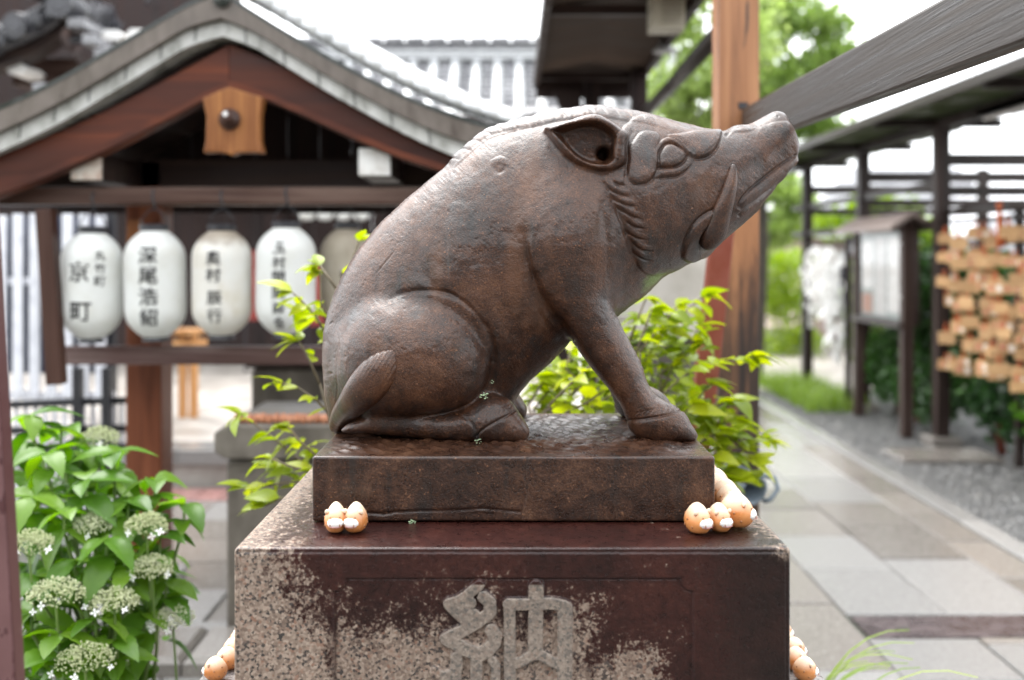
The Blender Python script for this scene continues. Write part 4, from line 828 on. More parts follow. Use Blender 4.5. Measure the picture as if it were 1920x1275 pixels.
# ---------------------------------------------------------------- temple gate roof, top left
tr = thing('temple_roof', 'dark tiled temple roof corner with round end tiles, at the top left', 'roof', (-3.6, 7.5, 0))
M_KAWARA = pmat('dark_roof_tile', [(0.012, 0.012, 0.015), (0.026, 0.026, 0.032), (0.055, 0.055, 0.062)], 10, rough=.3, rvar=.1, bmp=.4, rnd=.15)
MB().box(*pbox(-140, 395, -120, 110, 8.6, 1.0)).build('gable_wall', M_DARKV, tr); MB().box(*pbox(-140, 190, 100, 215, 8.3, .5)).build('wall', M_DARKV, tr)
def disc(u, v, Y, r, mat, L=.8, tilt=(.25, 0)):
    c = P(u, v, Y); d = Vector((tilt[0], 1, tilt[1])); mb = MB(); p0 = Vector(c); mb.tube([p0 + d * q for q in (0, L * .5, L)], [r, r, r], 18); o = mb.build('round_tile', mat, tr, True)
    mb = MB(); mb.tube([p0 - Vector((0, .02, 0)), p0 + d * .01], [r * 1.08, r * 1.12], 18); mb.build('tile_disc', mat, o); mb = MB(); mb.tube([p0 - Vector((0, .028, 0)), p0], [r * .6, r * .75], 14); mb.build('crest', mat, o)
disc(112, 8, 7.0, .088, M_KAWARA, .3); disc(28, 48, 7.0, .085, M_KAWARA, .9, (.35, .25)); disc(-40, 70, 7.0, .085, M_KAWARA, .9, (.35, .25)); disc(60, -25, 7.0, .08, M_KAWARA)
for k in range(6): disc(-70 + k * 34, 112 - k * 19, 7.05, .05, M_KAWARA, .5, (.3, .2))
cv = [(-120, 130), (-40, 104), (0, 90), (50, 70), (95, 42), (130, -5), (150, -50)]
MB().strip(xz(off(cv, [-26] * 7), 7.1), xz(cv, 7.1), 7.1, 7.35).build('eave_roll', M_KAWARA, tr, True); MB().strip(xz(off(cv, [-44] * 7), 7.2), xz(off(cv, [-28] * 7), 7.2), 7.16, 7.5).build('eave_tiles', M_KAWARA, tr, True)
MB().strip(xz(off(cv, [4] * 7), 7.2), xz(off(cv, [34] * 7), 7.2), 7.2, 7.4).build('eave_fascia', M_DARK, tr)
for i, (u, v, w_, h) in enumerate(((141, 42, 32, 20), (166, 73, 26, 20), (188, 100, 26, 20), (74, 164, 28, 18))):
    MB().box(*pbox(u - w_ / 2, u + w_ / 2, v - h / 2, v + h / 2, 7.0, .7)).build('beam_end', M_TILE, tr, bevel=.012)
    MB().tube([P(u - 14, v + 12, 7.0), P(u - 20, v + 26, 7.0), P(u - 14, v + 44, 7.0), P(u, v + 52, 7.0)], [.02, .03, .03, .012], 8).build('bracket_scroll', M_DARK, tr, True)
MB().box(*pbox(20, 160, 108, 160, 7.6, .3)).build('bracket_beam', M_BROWN, tr, bevel=.01)
for u, v in ((209, 65), (257, 63), (30, 128)): MB().prism([(PX(u - 20, 7.3), PZ(v, 7.3)), (PX(u - 12, 7.3), PZ(v + 10, 7.3)), (PX(u + 12, 7.3), PZ(v + 10, 7.3)), (PX(u + 20, 7.3), PZ(v, 7.3)), (PX(u + 10, 7.3), PZ(v - 9, 7.3)), (PX(u - 12, 7.3), PZ(v - 9, 7.3))], 7.3, 7.9).build('white_hex_block', M_WHITE, tr)  # white six-sided blocks in front of the dark gable
for i in range(9):
    u, v = random.uniform(150, 380), random.uniform(-20, 75)
    if v > 90 - abs(u - 150) * .12: continue
    a = P(u, v, 8.5); an = random.uniform(.6, 1.4); L = random.uniform(.05, .14); MB().tube([a, a + np.array([L * .4 * math.cos(an), -.02, L * .5 * math.sin(an)]), a + np.array([L * math.cos(an), 0, L * math.sin(an)])], [.012, .018, .008], 6).build('carved_scroll', M_KAWARA, tr, True)
# ---------------------------------------------------------------- stone basin behind the pedestal
M_STN = pmat('weathered_grey_stone', [(0.05, 0.042, 0.034), (0.10, 0.086, 0.07), (0.165, 0.145, 0.12)], 7, (1, 1, .5), rough=.5, bmp=.6, bscale=90, bdist=.004, rnd=.1)
bs = thing('stone_basin', 'weathered grey stone water basin on a block foot, left of the pedestal', 'basin', (-.95, 4.1, 0))
MB().box(*pbox(424, 640, 862, 1215, 4.0, .5)).build('foot', M_STN, bs, bevel=.012)
MB().prism([(PX(u, 3.95), PZ(v, 3.95)) for u, v in ((400, 812), (424, 796), (660, 796), (684, 812), (684, 848), (664, 862), (420, 862), (400, 848))], 3.95, 4.6).build('bowl_block', M_STN, bs, bevel=.01)
mb = MB(); n = 0
M_RUST = pmat('rusty_orange_rope', [(.20, .07, .03), (.40, .16, .08), (.5, .26, .16)], 40, rough=.6, rnd=0); rp = MB(); R_ = []
for q in range(60): t_ = q / 59; R_.append(P(440 + 190 * t_, 785 + 1.5 * math.sin(q * 2.2), 3.98))
rp.tube(R_, [.018 + .006 * math.sin(q * 1.6) for q in range(60)], 8); rp.build('twisted_rope', M_RUST, bs, True)
bk = thing('stone_block', 'dark squared stone block standing behind the basin', 'stone', (-.95, 5.0, 0)); MB().box(*pbox(470, 660, 690, 1060, 4.9, .5)).build('block', M_STN, bk, bevel=.02); MB().box(*pbox(462, 668, 676, 689, 4.86, .6)).build('lid', M_DARK, bk)
# ---------------------------------------------------------------- painted steel post at the left edge
def post_mat():
    m, t, b, _ = nodes('mauve_painted_steel'); v = coords(t, shift=False); n = noise(t, v, 12, 4); w_ = noise(t, coords(t, (1, 1, .35), False), 85, 2)
    c = ramp(t, n, [(.3, (.11, .05, .05)), (.7, (.155, .078, .078))]); wet = mapr(t, w_, .60, .63); c = mixc(t, c, (.075, .03, .032), wet); t.links.new(c, b.inputs['Base Color'])
    t.links.new(mapr(t, wet, 0, 1, .42, .12), b.inputs['Roughness']); bump(t, b, mth(t, 'ADD', wet, mth(t, 'MULTIPLY', n, .2)), .0008, .6); return m
sp = thing('steel_post', 'mauve painted steel post with raindrops, close at the left edge', 'post', (-.66, 1.3, 0)); M_MAUVE = post_mat(); M_MAUD = flat('shaded_side_steel', (.075, .03, .03), .35)
def lx(v, Y, du=0): return PX(-3 + (v - 400) * .0555 + du, Y)
z0, z1 = 0.0, PZ(300, 1.3); vb = HV + (CZ - z0) * F / 1.3
def slab_(d0, d1, ya, yb): return [(lx(vb, 1.3, d1), ya, z0), (lx(300, 1.3, d1), ya, z1), (lx(300, 1.3, d0), ya, z1), (lx(vb, 1.3, d0), ya, z0), (lx(vb, 1.3, d1), yb, z0), (lx(300, 1.3, d1), yb, z1), (lx(300, 1.3, d0), yb, z1), (lx(vb, 1.3, d0), yb, z0)]
HEX = [(0, 1, 2, 3), (4, 7, 6, 5), (0, 4, 5, 1), (3, 2, 6, 7), (1, 5, 6, 2), (0, 3, 7, 4)]
MB().add(slab_(-90, -19, 1.3, 1.328), HEX).build('face', M_MAUVE, sp, bevel=.003); MB().add(slab_(-18.8, -17, 1.302, 1.326), HEX).build('shaded_side_strip', M_MAUD, sp)  # thin dark strip puts the shade of the side face into colour
# ---------------------------------------------------------------- timber post with the long weathered beam
def post_wood():
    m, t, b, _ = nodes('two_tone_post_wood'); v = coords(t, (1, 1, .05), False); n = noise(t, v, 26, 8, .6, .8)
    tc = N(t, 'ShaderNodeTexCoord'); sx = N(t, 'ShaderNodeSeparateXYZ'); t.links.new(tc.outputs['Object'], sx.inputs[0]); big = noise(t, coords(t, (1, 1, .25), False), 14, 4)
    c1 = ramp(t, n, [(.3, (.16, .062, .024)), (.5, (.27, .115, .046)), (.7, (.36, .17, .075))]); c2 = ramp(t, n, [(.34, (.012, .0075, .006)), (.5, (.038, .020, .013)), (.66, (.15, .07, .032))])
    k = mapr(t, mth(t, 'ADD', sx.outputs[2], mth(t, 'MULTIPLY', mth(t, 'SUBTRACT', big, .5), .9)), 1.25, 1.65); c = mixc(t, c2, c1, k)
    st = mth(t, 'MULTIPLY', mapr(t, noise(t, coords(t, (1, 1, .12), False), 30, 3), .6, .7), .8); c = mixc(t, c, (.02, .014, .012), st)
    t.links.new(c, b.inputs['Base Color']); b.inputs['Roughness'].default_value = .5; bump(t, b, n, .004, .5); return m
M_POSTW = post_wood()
M_BEAM = wood('weathered_grey_beam', (0.016, 0.012, 0.010), (0.032, 0.025, 0.021), (0.052, 0.042, 0.036), 'y', 75, .40, .3, rnd=0, k=.012, dist=.15)
YPO = 3.6; x0, x1 = PX(1363, YPO), PX(1424, YPO)
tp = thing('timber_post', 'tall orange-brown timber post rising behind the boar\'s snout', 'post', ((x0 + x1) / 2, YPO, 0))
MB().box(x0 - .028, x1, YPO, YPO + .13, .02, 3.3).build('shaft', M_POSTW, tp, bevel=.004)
MB().box(x0 - .1, x1 + .08, YPO - .06, YPO + .2, -.03, .019).build('foot_stone', M_PAVE, tp, bevel=.01)
MB().box(PX(1384, YPO), PX(1402, YPO), YPO - .004, YPO + .001, PZ(204, YPO), PZ(192, YPO)).build('mortise', M_BLK, tp)
bm_ = thing('wooden_beam', 'thick weathered grey beam running from the post towards the viewer', 'beam', (.86, 2.6, 2.0))
xb0 = PX(1388, YPO); zb1 = PZ(205, YPO - .01); fa, na = np.array([.828, 3.592, 2.084]), np.array([.792, 1.84, 2.026]); nn = fa + (na - fa) * 1.55; cen = np.array([.018, 0, -.068])
MB().bar(fa + cen, nn + cen, .036, .137).build('timber', M_BEAM, bm_, bevel=.007)
pl_ = thing('round_pole', 'slim grey round pole slanting up behind the timber post', 'pole', (.92, 5.7, 2.55)); MB().tube([(.925, 4.35, 2.55), (.93, 5.8, 2.545), (.925, 7.3, 2.55)], [.043, .04, .042], 12).build('pole', M_BEAM, pl_, True)
M_REDST = flat('red_brown_steel', (.17, .04, .022), .4)
lb = thing('leaning_support', 'red-brown painted steel support leaning beside the timber post', 'support', (.6, 3.35, 0)); a = P(1353, 440, 3.35); b = P(1318, 760, 3.35); d = (b - a) / (b[2] - a[2]); e = a + d * (0.0 - a[2]); g_ = a + d * (1.72 - a[2])
mb = MB(); mb.bar(e, g_, .075, .05, (0, 1, 0)); mb.build('bar', M_REDST, lb, bevel=.004); mb = MB(); mb.box(e[0] - .08, e[0] + .08, 3.28, 3.42, -.02, .012); mb.build('foot_plate', M_REDST, lb)
jug = thing('grey_jug', 'grey plastic jug with a loop handle hung low on the timber post', 'jug', (PX(1405, 3.5), 3.5, PZ(912, 3.5))); M_JUG = flat('grey_blue_plastic', (.12, .15, .18), .35)
o = place('jug_body', MB().lathe([(.0, .14), (.045, .14), (.05, .10), (.05, .0), (.055, -.005), (.048, -.005), (.044, .0), (.044, .10), (.0, .12)], 20, caps=False).mesh('jug', smooth=True), M_JUG, jug); o.rotation_euler = (math.radians(-78), 0, math.radians(25)); o.location = (0, -.06, 0)
place('handle', MB().tube([(.035, -.05, -.04), (.06, -.05, -.035), (.09, -.04, .0), (.082, -.03, .035), (.05, -.02, .042), (.015, -.01, .042)], .009, 8).mesh('handle', smooth=True), M_JUG, jug)
place('hook', MB().tube([(.0, .09, .06), (.0, .0, .06), (.0, -.03, .045)], .006, 6).mesh('hook'), M_BLK, jug)
# ---------------------------------------------------------------- open roofed shelter in the middle distance
sh = thing('dark_shelter', 'dark brown open shelter roof on posts above the boar\'s back', 'shelter', (.55, 6.2, 0)); M_SOF = wood('brown_soffit', (.02, .012, .008), (.042, .026, .018), (.085, .056, .04), 'x', 9, .85, .3)
X0, X1 = .177, .93
for i in range(12): y = 4.3 + i * .255; MB().add([(X0, y, 2.85), (X0 + .38, y, 2.90), (X1, y, 2.86), (X0, y + .25, 2.85), (X0 + .38, y + .25, 2.90), (X1, y + .25, 2.86), (X0, y, 2.88), (X0 + .38, y, 2.93), (X1, y, 2.89), (X0, y + .25, 2.88), (X0 + .38, y + .25, 2.93), (X1, y + .25, 2.89)], [(0, 1, 4, 3), (1, 2, 5, 4), (6, 9, 10, 7), (7, 10, 11, 8), (0, 6, 7, 1), (1, 7, 8, 2), (3, 4, 10, 9), (4, 5, 11, 10), (0, 3, 9, 6), (2, 8, 11, 5)]).build('roof_board', M_SOF, sh)
for y in (5.2, 7.1): mb = MB(); mb.bar((X0 + .02, y, 2.835), (X1 - .02, y, 2.835), .05, .05); mb.build('rafter', M_DARK, sh)
MB().box(X0 - .02, X0 + .02, 4.28, 7.38, 2.80, 2.90).build('fascia', M_DARK, sh); MB().box(X1 - .02, X1 + .02, 4.28, 7.38, 2.81, 2.91).build('fascia', M_DARK, sh)
MB().box(X0, X1, 7.34, 7.38, 2.72, 2.86).build('end_beam', M_DARK, sh)
for x, y in ((.83, 6.9), (.53, 7.25)): MB().box(x, x + .11, y, y + .11, 0, 2.85).build('post', M_DARKV, sh, bevel=.004)
MB().add([(.50, 7.2, 2.2), (.5, 7.2, 2.75), (.30, 7.2, 2.75), (.50, 7.26, 2.2), (.5, 7.26, 2.75), (.30, 7.26, 2.75)], [(0, 1, 2), (5, 4, 3), (0, 3, 4, 1), (1, 4, 5, 2), (2, 5, 3, 0)]).build('bracket', M_DARK, sh)
lp = thing('louvred_lamp_box', 'beige louvred lamp box fixed under the dark shelter roof', 'lamp', (PX(1250, 5.0), 5.0, PZ(30, 5.0))); M_BEI = flat('beige_enamel', (.46, .42, .33), .4)
place('housing', MB().box(-.085, .085, -.05, .09, -.075, .11).mesh('housing'), M_BEI, lp)
for k in range(6): place('louvre', MB().box(-.03, .07, -.056, -.05, -.05 + k * .025, -.038 + k * .025).mesh('louvre'), flat('beige_dark', (.30, .27, .21), .5), lp)
bl = thing('hanging_bell_lamp', 'small grey bell-shaped lamp below the beige lamp box', 'lamp', tuple(P(1246, 88, 6.0))); place('shade', MB().lathe([(.012, .05), (.03, .035), (.05, .0), (.075, -.03), (.07, -.032)], 16).mesh('shade', smooth=True), flat('grey_enamel', (.3, .3, .3), .3), bl); place('stem', MB().tube([(0, 0, .05), (0, 0, .28)], .006, 6).mesh('stem'), M_BLK, bl)
# pale stone trough behind the boar's chin
tw = thing('pale_stone_trough', 'pale stone trough with a ledge, behind the boar\'s chin', 'trough', (.9, 6.0, 0)); M_PALE = pmat('pale_stone', [(.36, .33, .28), (.5, .47, .42), (.6, .57, .52)], 4, rough=.5, bmp=.3)
MB().box(*pbox(1120, 1335, 478, 602, 6.0, .6)).build('trough', M_PALE, tw, bevel=.02); MB().box(*pbox(1100, 1345, 604, 634, 5.94, .7)).build('ledge', M_PALE, tw, bevel=.015); MB().box(*pbox(1130, 1330, 636, 964, 6.15, .4)).build('base', M_STN, tw)
# ---------------------------------------------------------------- covered walk on the right
cw = thing('covered_walk', 'long covered walk of dark posts and green underside roof along the path', 'shelter', (3.55, 9.5, 0)); M_GREEN = pmat('green_corrugated', [(.02, .03, .008), (.036, .052, .015), (.055, .075, .024)], 5, rough=.5, bmp=.2, rnd=.12); M_DK2 = wood('dark_walk_timber', (.010, .006, .005), (.020, .012, .010), (.04, .026, .022), 'z', 14, .5, .3); M_DK2Y = wood('dark_walk_beam', (.010, .007, .006), (.020, .014, .012), (.042, .031, .028), 'y', 14, .5, .3)
for y in (6.25, 8.17, 10.0, 11.9): MB().box(3.49, 3.60, y, y + .11, .07, 2.66).build('post', M_DK2, cw, bevel=.004); MB().box(3.42, 3.67, y - .07, y + .18, -.03, .069).build('footing', M_PAVE2, cw, bevel=.012)
for y in (6.25, 8.17, 10.0, 11.9): MB().box(5.6, 5.7, y, y + .1, 0, 2.6).build('post', M_DK2, cw)
for i in range(28): y = 4.0 + i * .31; MB().box(3.0, 4.05, y, y + .30, 2.69 + .012 * (i % 2), 2.71 + .012 * (i % 2)).build('roof_panel', M_GREEN, cw)
for y in (6.3, 8.22, 10.05, 11.95): MB().box(3.0, 4.05, y, y + .06, 2.62, 2.688).build('rafter', M_DK2Y, cw)
MB().box(2.965, 2.998, 3.9, 12.8, 2.65, 2.72).build('gutter', M_BEAM, cw); MB().box(3.50, 3.59, 3.9, 12.8, 2.60, 2.68).build('wall_plate', M_DK2Y, cw)
for y in (6.28, 8.2, 10.03, 11.93): MB().box(3.61, 5.65, y, y + .07, 2.30, 2.40).build('tie_beam', M_DK2Y, cw); MB().box(3.61, 5.65, y, y + .06, 2.05, 2.13).build('lower_tie', M_DK2Y, cw)
for z in (2.12, 1.80): MB().box(3.52, 3.57, 8.29, 12.5, z, z + .06).build('side_rail', M_DK2Y, cw)
tube_l = thing('strip_light', 'white strip light fitting under the green walk roof', 'lamp', (3.55, 6.6, 2.66)); place('fitting', MB().box(-.05, .05, -.1, .9, -.06, -.01).mesh('fitting'), flat('pale_fitting', (.55, .53, .48), .4), tube_l); place('tube', MB().tube([(0, -.08, -.075), (0, .88, -.075)], .014, 8).mesh('tube'), M_WHITE, tube_l)
# plaque rack
rk = thing('plaque_rack', 'dark rack of rails under the covered walk, hung with wooden plaques', 'rack', (3.62, 7.4, 0))
for z in (1.82, 1.64, 1.48, 1.31, 1.15, .99, .83): MB().box(3.66, 3.70, 6.3, 8.3, z, z + .035).build('rail', M_DK2Y, rk)
for y in (6.32, 7.3): MB().box(3.71, 3.76, y, y + .05, 0, 1.95).build('upright', M_DK2, rk)
MB().box(3.60, 3.72, 6.3, 8.17, 1.885, 1.945).build('top_rail', M_DK2Y, rk)
M_EMA = pmat('plaque_wood', [(.36, .19, .075), (.47, .28, .125), (.56, .37, .19)], 10, (1, 1, 6), rough=.55, bmp=.1, rnd=.12); M_CORD = flat('orange_cord', (.48, .11, .03), .7); M_PRT = flat('red_plaque_print', (.50, .18, .12), .6); M_PRW = flat('white_plaque_print', (.72, .66, .58), .6)
ema_me = MB().prism([(-.065, 0), (.065, 0), (.065, .088), (0, .096), (-.065, .088)], -.004, .004).mesh('plaque_board'); ema_me.materials.append(M_EMA)
cord_me = MB().tube([(-.01, -.006, .085), (-.008, -.004, .12), (0, 0, .16), (.008, .004, .12), (.01, -.006, .085)], .005, 5).mesh('plaque_cord'); cord_me.materials.append(M_CORD)
pr_me = MB().prism([(-.05, .03), (-.02, .022), (-.005, .035), (-.012, .06), (-.035, .066)], -.0065, -.0045).mesh('plaque_print'); pr_me.materials.append(M_PRT)
pw_me = MB().prism([(.012, .018), (.05, .018), (.05, .062), (.012, .062)], -.0062, -.0045).mesh('plaque_print2'); pw_me.materials.append(M_PRW)
rows = [(1.70, 'top'), (1.52, 'second'), (1.36, 'third'), (1.19, 'fourth'), (1.03, 'fifth'), (.87, 'sixth'), (.71, 'lowest')]; rnd2 = random.Random(5)
for ri, (z, nm) in enumerate(rows):
    y = 8.2 - rnd2.random() * .05; n_ = 0
    while y > 6.3:
        x = 3.64 - rnd2.random() * .14; pz = z + rnd2.uniform(-.055, .04); rz = math.radians(rnd2.uniform(-74, -26)); plain = rnd2.random() < .5
        side = 'near end' if y < 7.0 else ('middle' if y < 7.65 else 'post end')
        e_ = thing('wooden_plaque', ('plain' if plain else 'red-printed') + ' pale wooden plaque, ' + ORD[n_] + ' from the post in the ' + nm + ' row', 'plaque', (x, y, pz - .05), rz, 'wooden prayer plaques on the rack')
        e_.rotation_euler = (0, math.radians(rnd2.uniform(-6, 6)), rz); s_ = rnd2.uniform(.8, 1.12); e_.scale = (s_, s_, s_)
        place('board', ema_me, None, e_); place('cord', cord_me, None, e_)
        if not plain: place('print', pr_me, None, e_); place('print', pw_me, None, e_)
        y -= rnd2.uniform(.085, .135); n_ += 1
b0 = thing('orange_tassel', 'bright orange cord tassel hanging at the top of the plaque rack', 'tassel', (3.55, 7.25, 1.78)); place('cord', MB().tube([(0, 0, .12), (.0, -.01, .05), (.005, -.015, -.04), (.0, -.02, -.16)], [.012, .022, .03, .035], 8).mesh('cord', smooth=True), M_CORD, b0); place('knot', MB().lathe([(.01, .12), (.024, .135), (.024, .15), (.01, .165)], 8).mesh('knot', smooth=True), M_CORD, b0)
# notice board
nb = thing('notice_board', 'roofed wooden notice board with a glass case beside the gravel', 'notice board', (3.38, 9.1, 0)); M_NB = wood('notice_board_wood', (.028, .016, .012), (.052, .031, .025), (.09, .062, .052), 'z', 16, .5, .3)
for y in (8.5, 9.68): MB().box(3.34, 3.43, y, y + .09, 0, 1.86).build('post', M_NB, nb, bevel=.004)
MB().box(3.40, 3.52, 8.6, 9.66, .95, 1.80).build('case_back', M_NB, nb); MB().box(3.31, 3.395, 8.52, 9.74, .93, .985).build('sill', M_BEAM, nb)
MB().box(3.385, 3.397, 8.61, 9.65, .99, 1.78).build('notice_backing', flat('grey_green_felt', (.46, .52, .50), .8), nb)
for k, (ya, yb, za, zb) in enumerate(((8.66, 8.95, 1.05, 1.72), (9.0, 9.28, 1.02, 1.72), (9.33, 9.60, 1.25, 1.70), (9.35, 9.6, 1.02, 1.2))): MB().box(3.378, 3.383, ya, yb, za, zb).build('notice_sheet', M_WHITE if k < 3 else flat('peach_sheet', (.6, .32, .22), .7), nb)
def glass_mat():
    m, t, b, out = nodes('case_glass'); b.inputs['Base Color'].default_value = (1, 1, 1, 1); b.inputs['Roughness'].default_value = .03; tr = N(t, 'ShaderNodeBsdfTransparent'); fr_ = N(t, 'ShaderNodeFresnel', IOR=1.5); gl = N(t, 'ShaderNodeBsdfGlossy', Roughness=.03); ms = N(t, 'ShaderNodeMixShader'); t.links.new(fr_.outputs[0], ms.inputs[0]); t.links.new(tr.outputs[0], ms.inputs[1]); t.links.new(gl.outputs[0], ms.inputs[2]); t.links.new(ms.outputs[0], out.inputs['Surface']); return m
M_GLASS = glass_mat(); MB().add([(3.367, 8.6, .99), (3.367, 9.66, .99), (3.367, 9.66, 1.79), (3.367, 8.6, 1.79)], [(0, 1, 2, 3)]).build('glass_pane', M_GLASS, nb)
rf = MB(); rf.add([(3.20, 8.40, 1.77), (3.40, 8.40, 1.89), (3.60, 8.40, 1.77), (3.20, 9.88, 1.77), (3.40, 9.88, 1.89), (3.60, 9.88, 1.77)] + [(3.20, 8.40, 1.81), (3.40, 8.40, 1.93), (3.60, 8.40, 1.81), (3.20, 9.88, 1.81), (3.40, 9.88, 1.93), (3.60, 9.88, 1.81)], [(0, 1, 4, 3), (1, 2, 5, 4), (6, 9, 10, 7), (7, 10, 11, 8), (0, 6, 7, 1), (1, 7, 8, 2), (3, 4, 10, 9), (4, 5, 11, 10), (0, 3, 9, 6), (2, 8, 11, 5)]); rf.build('roof', wood('grey_brown_roof', (.11, .08, .07), (.18, .14, .125), (.26, .22, .2), 'y', 12, .45, .3), nb)
for p in ((3.335, 8.545, 1.2), (3.335, 8.545, 1.66)): MB().lathe([(.0, -.012), (.014, 0), (0, .012)], 8, p).build('bolt', M_WHITE, nb, True)
rp_ = thing('red_stake', 'thin red-brown stake leaning in the shrubs behind the notice board', 'stake', (3.75, 9.0, 0)); MB().tube([(3.80, 9.3, 0), (3.66, 9.3, 1.0)], .035, 8).build('stake', M_REDST, rp_, True)
rp2 = thing('red_stake', 'thick red-brown stake under the plaque rack', 'stake', (3.8, 7.8, 0)); MB().tube([(3.86, 7.85, 0), (3.80, 7.85, .9)], .035, 8).build('stake', M_REDST, rp2, True)
# tied white fortune papers: one uncountable mass
vv = []; ff = []
for i in range(620):
    t_ = rng.random(); y = 10.3 + 1.1 * rng.random(); z = 1.66 - 1.2 * t_ * (0.75 + .25 * math.sin(y * 5)); x = 3.40 + rng.normal() * .05; w_ = random.uniform(.015, .03); L = random.uniform(.06, .13); a = random.uniform(0, 6.28); b = len(vv); c, s_ = math.cos(a) * w_, math.sin(a) * w_; k = random.uniform(-.03, .03)
    if rng.random() > .25 + .75 * (1 - abs(y - 10.75) / .6): continue
    vv += [(x - c, y - s_, z), (x + c, y + s_, z), (x + c + k, y + s_, z - L), (x - c + k, y - s_, z - L)]; ff.append((b, b + 1, b + 2, b + 3))
me = bpy.data.meshes.new('papers'); me.from_pydata(vv, [], ff); tag(place('fortune_papers', me, M_WHITE), 'mass of white fortune papers tied on strings beside the hedge', 'papers', kind='stuff')
fs_ = thing('paper_string_frame', 'thin wooden frame strung between posts for the tied papers', 'frame', (3.5, 10.8, 0))
for z in (1.68, 1.3, .9): MB().tube([(3.42, 10.1, z), (3.42, 11.6, z)], .008, 6).build('string', M_BEAM, fs_)
for y in (10.12, 11.58): MB().box(3.40, 3.45, y, y + .05, 0, 1.75).build('upright', M_DK2, fs_)
# houses beyond the walk
M_PLAS = pmat('white_plaster', [(.62, .61, .6), (.75, .74, .73)], 3, rough=.7, bmp=.1); M_ROOFG = pmat('pale_grey_roof', [(.5, .5, .52), (.62, .62, .64)], 3, rough=.25, rvar=.08, bmp=.1); M_PINK = pmat('pinkish_wall', [(.55, .40, .36), (.65, .52, .48)], 3, rough=.7)
def house(name, label, x0, x1, y0, y1, h, wall, n):
    H = thing(name, label, 'house', ((x0 + x1) / 2, y0, 0)); MB().box(x0, x1, y0, y1, 0, h).build('wall', wall, H)
    MB().prism([(x0 - .5, h), (x1 + .5, h), (x1 + .3, h + .25), (x0 - .3, h + .25)], y0 - .7, y1 + .5).build('eave', M_ROOFG, H); MB().prism([(x0 - .3, h + .251), (x1 + .3, h + .251), ((x0 + x1) / 2 + 1, h + 1.3), ((x0 + x1) / 2 - 1, h + 1.3)], y0 - .5, y1 + .3).build('roof', M_ROOFG, H)
    for i in range(n):
        xx = x0 + (x1 - x0) * (i + .3) / n; wn = MB().box(xx, xx + .8, y0 - .03, y0 - .001, h - 1.5, h - .5).build('window', M_DK2, H); MB().box(xx + .06, xx + .74, y0 - .04, y0 - .031, h - 1.44, h - .56).build('pane', M_NAVY, wn)
house('house', 'white plastered house with pale roof beyond the covered walk, nearer the plaques', 6.6, 12.5, 14.5, 18, 1.6, M_PLAS, 4)
house('house', 'pinkish house with pale eaves behind the covered walk, nearer the trees', 5.6, 9.0, 19.0, 23, 1.9, M_PINK, 3)
house('house', 'brown timber-walled house at the far right behind the plaque rack', 7.8, 12, 11.0, 13.8, 1.5, M_BROWNV, 3)
# ---------------------------------------------------------------- plants
def leaf_mesh(name, L, wd, n=7, fold=.25, droop=.35, serr=0.0, mat=None, tipx=1.0):
    V = []; Q = []
    for i in range(n + 1):
        t = i / n; w_ = wd * (math.sin(math.pi * t ** .8) ** .9) * (1 + serr * (i % 2)); z = -droop * L * t * t; y = L * t
        if i in (0, n): w_ = wd * .02
        for k in (-1, -.5, 0, .5, 1): V.append((k * w_, y, z + abs(k) * w_ * fold - .12 * w_ * (abs(k) == 1)))
    for i in range(n):
        for k in range(4): b = i * 5 + k; Q.append((b, b + 1, b + 6, b + 5))
    me = bpy.data.meshes.new(name); me.from_pydata(V, [], Q); me.polygons.foreach_set('use_smooth', [True] * len(Q)); me.materials.append(mat); return me
M_LIME = leafmat('lime_shrub_leaf', (.10, .16, .008), (.24, .31, .014), (.42, .45, .03), .5, .28); M_HYD = leafmat('hydrangea_leaf', (.03, .085, .012), (.085, .19, .018), (.20, .33, .04), .48, .34); M_TWIG = pmat('brown_twig', [(.06, .045, .025), (.12, .09, .05)], 40, rough=.7, rnd=0); M_STEM = pmat('green_stem', [(.10, .17, .04), (.18, .26, .07)], 20, rough=.5, rnd=0)
LIME = [leaf_mesh('lime_leaf', L, w_, 7, f, d, 0, M_LIME) for L, w_, f, d in ((.070, .019, .35, .2), (.058, .017, .5, .4), (.080, .021, .25, .55), (.05, .015, .4, .1))]
HYD = [leaf_mesh('hydrangea_leaf', L, w_, 13, f, d, .10, M_HYD) for L, w_, f, d in ((.115, .030, .4, .25), (.10, .029, .5, .45), (.125, .032, .35, .6), (.085, .024, .5, .1), (.11, .030, .3, .8))]
def put_leaf(parent, me, pos, az, el, roll, s_=1.0):
    o = place('leaf', me, None, parent); o.location = Vector(pos) - Vector(root_of(parent).location); o.rotation_euler = Euler((el, roll, az), 'ZYX') if False else (Matrix.Rotation(az, 3, 'Z') @ Matrix.Rotation(el, 3, 'X') @ Matrix.Rotation(roll, 3, 'Y')).to_euler(); o.scale = (s_, s_, s_); return o
def merged(parent, name, meshes, mat, regions, sc, seed):
    g = random.Random(seed); V = []; Q = []; src = [(np.array([v.co[:] for v in m.vertices]), [tuple(p.vertices) for p in m.polygons]) for m in meshes]; off = Vector(root_of(parent).location)
    for (u0, u1, v0, v1, Ya, Yb, n) in regions:
        for _ in range(n):
            Y = g.uniform(Ya, Yb); p = Vector(P(g.uniform(u0, u1), g.uniform(v0, v1), Y)) - off; co, fs = g.choice(src); k = sc * g.uniform(.7, 1.1)
            R_ = np.array(Matrix.Rotation(g.uniform(0, 6.28), 3, 'Z') @ Matrix.Rotation(g.uniform(-.5, .7), 3, 'X') @ Matrix.Rotation(g.uniform(-.6, .6), 3, 'Y')); b = len(V); V += list(co @ R_.T * k + np.array(p)); Q += [tuple(i + b for i in f) for f in fs]
    return place(name, np_mesh(name, V, Q), mat, parent)
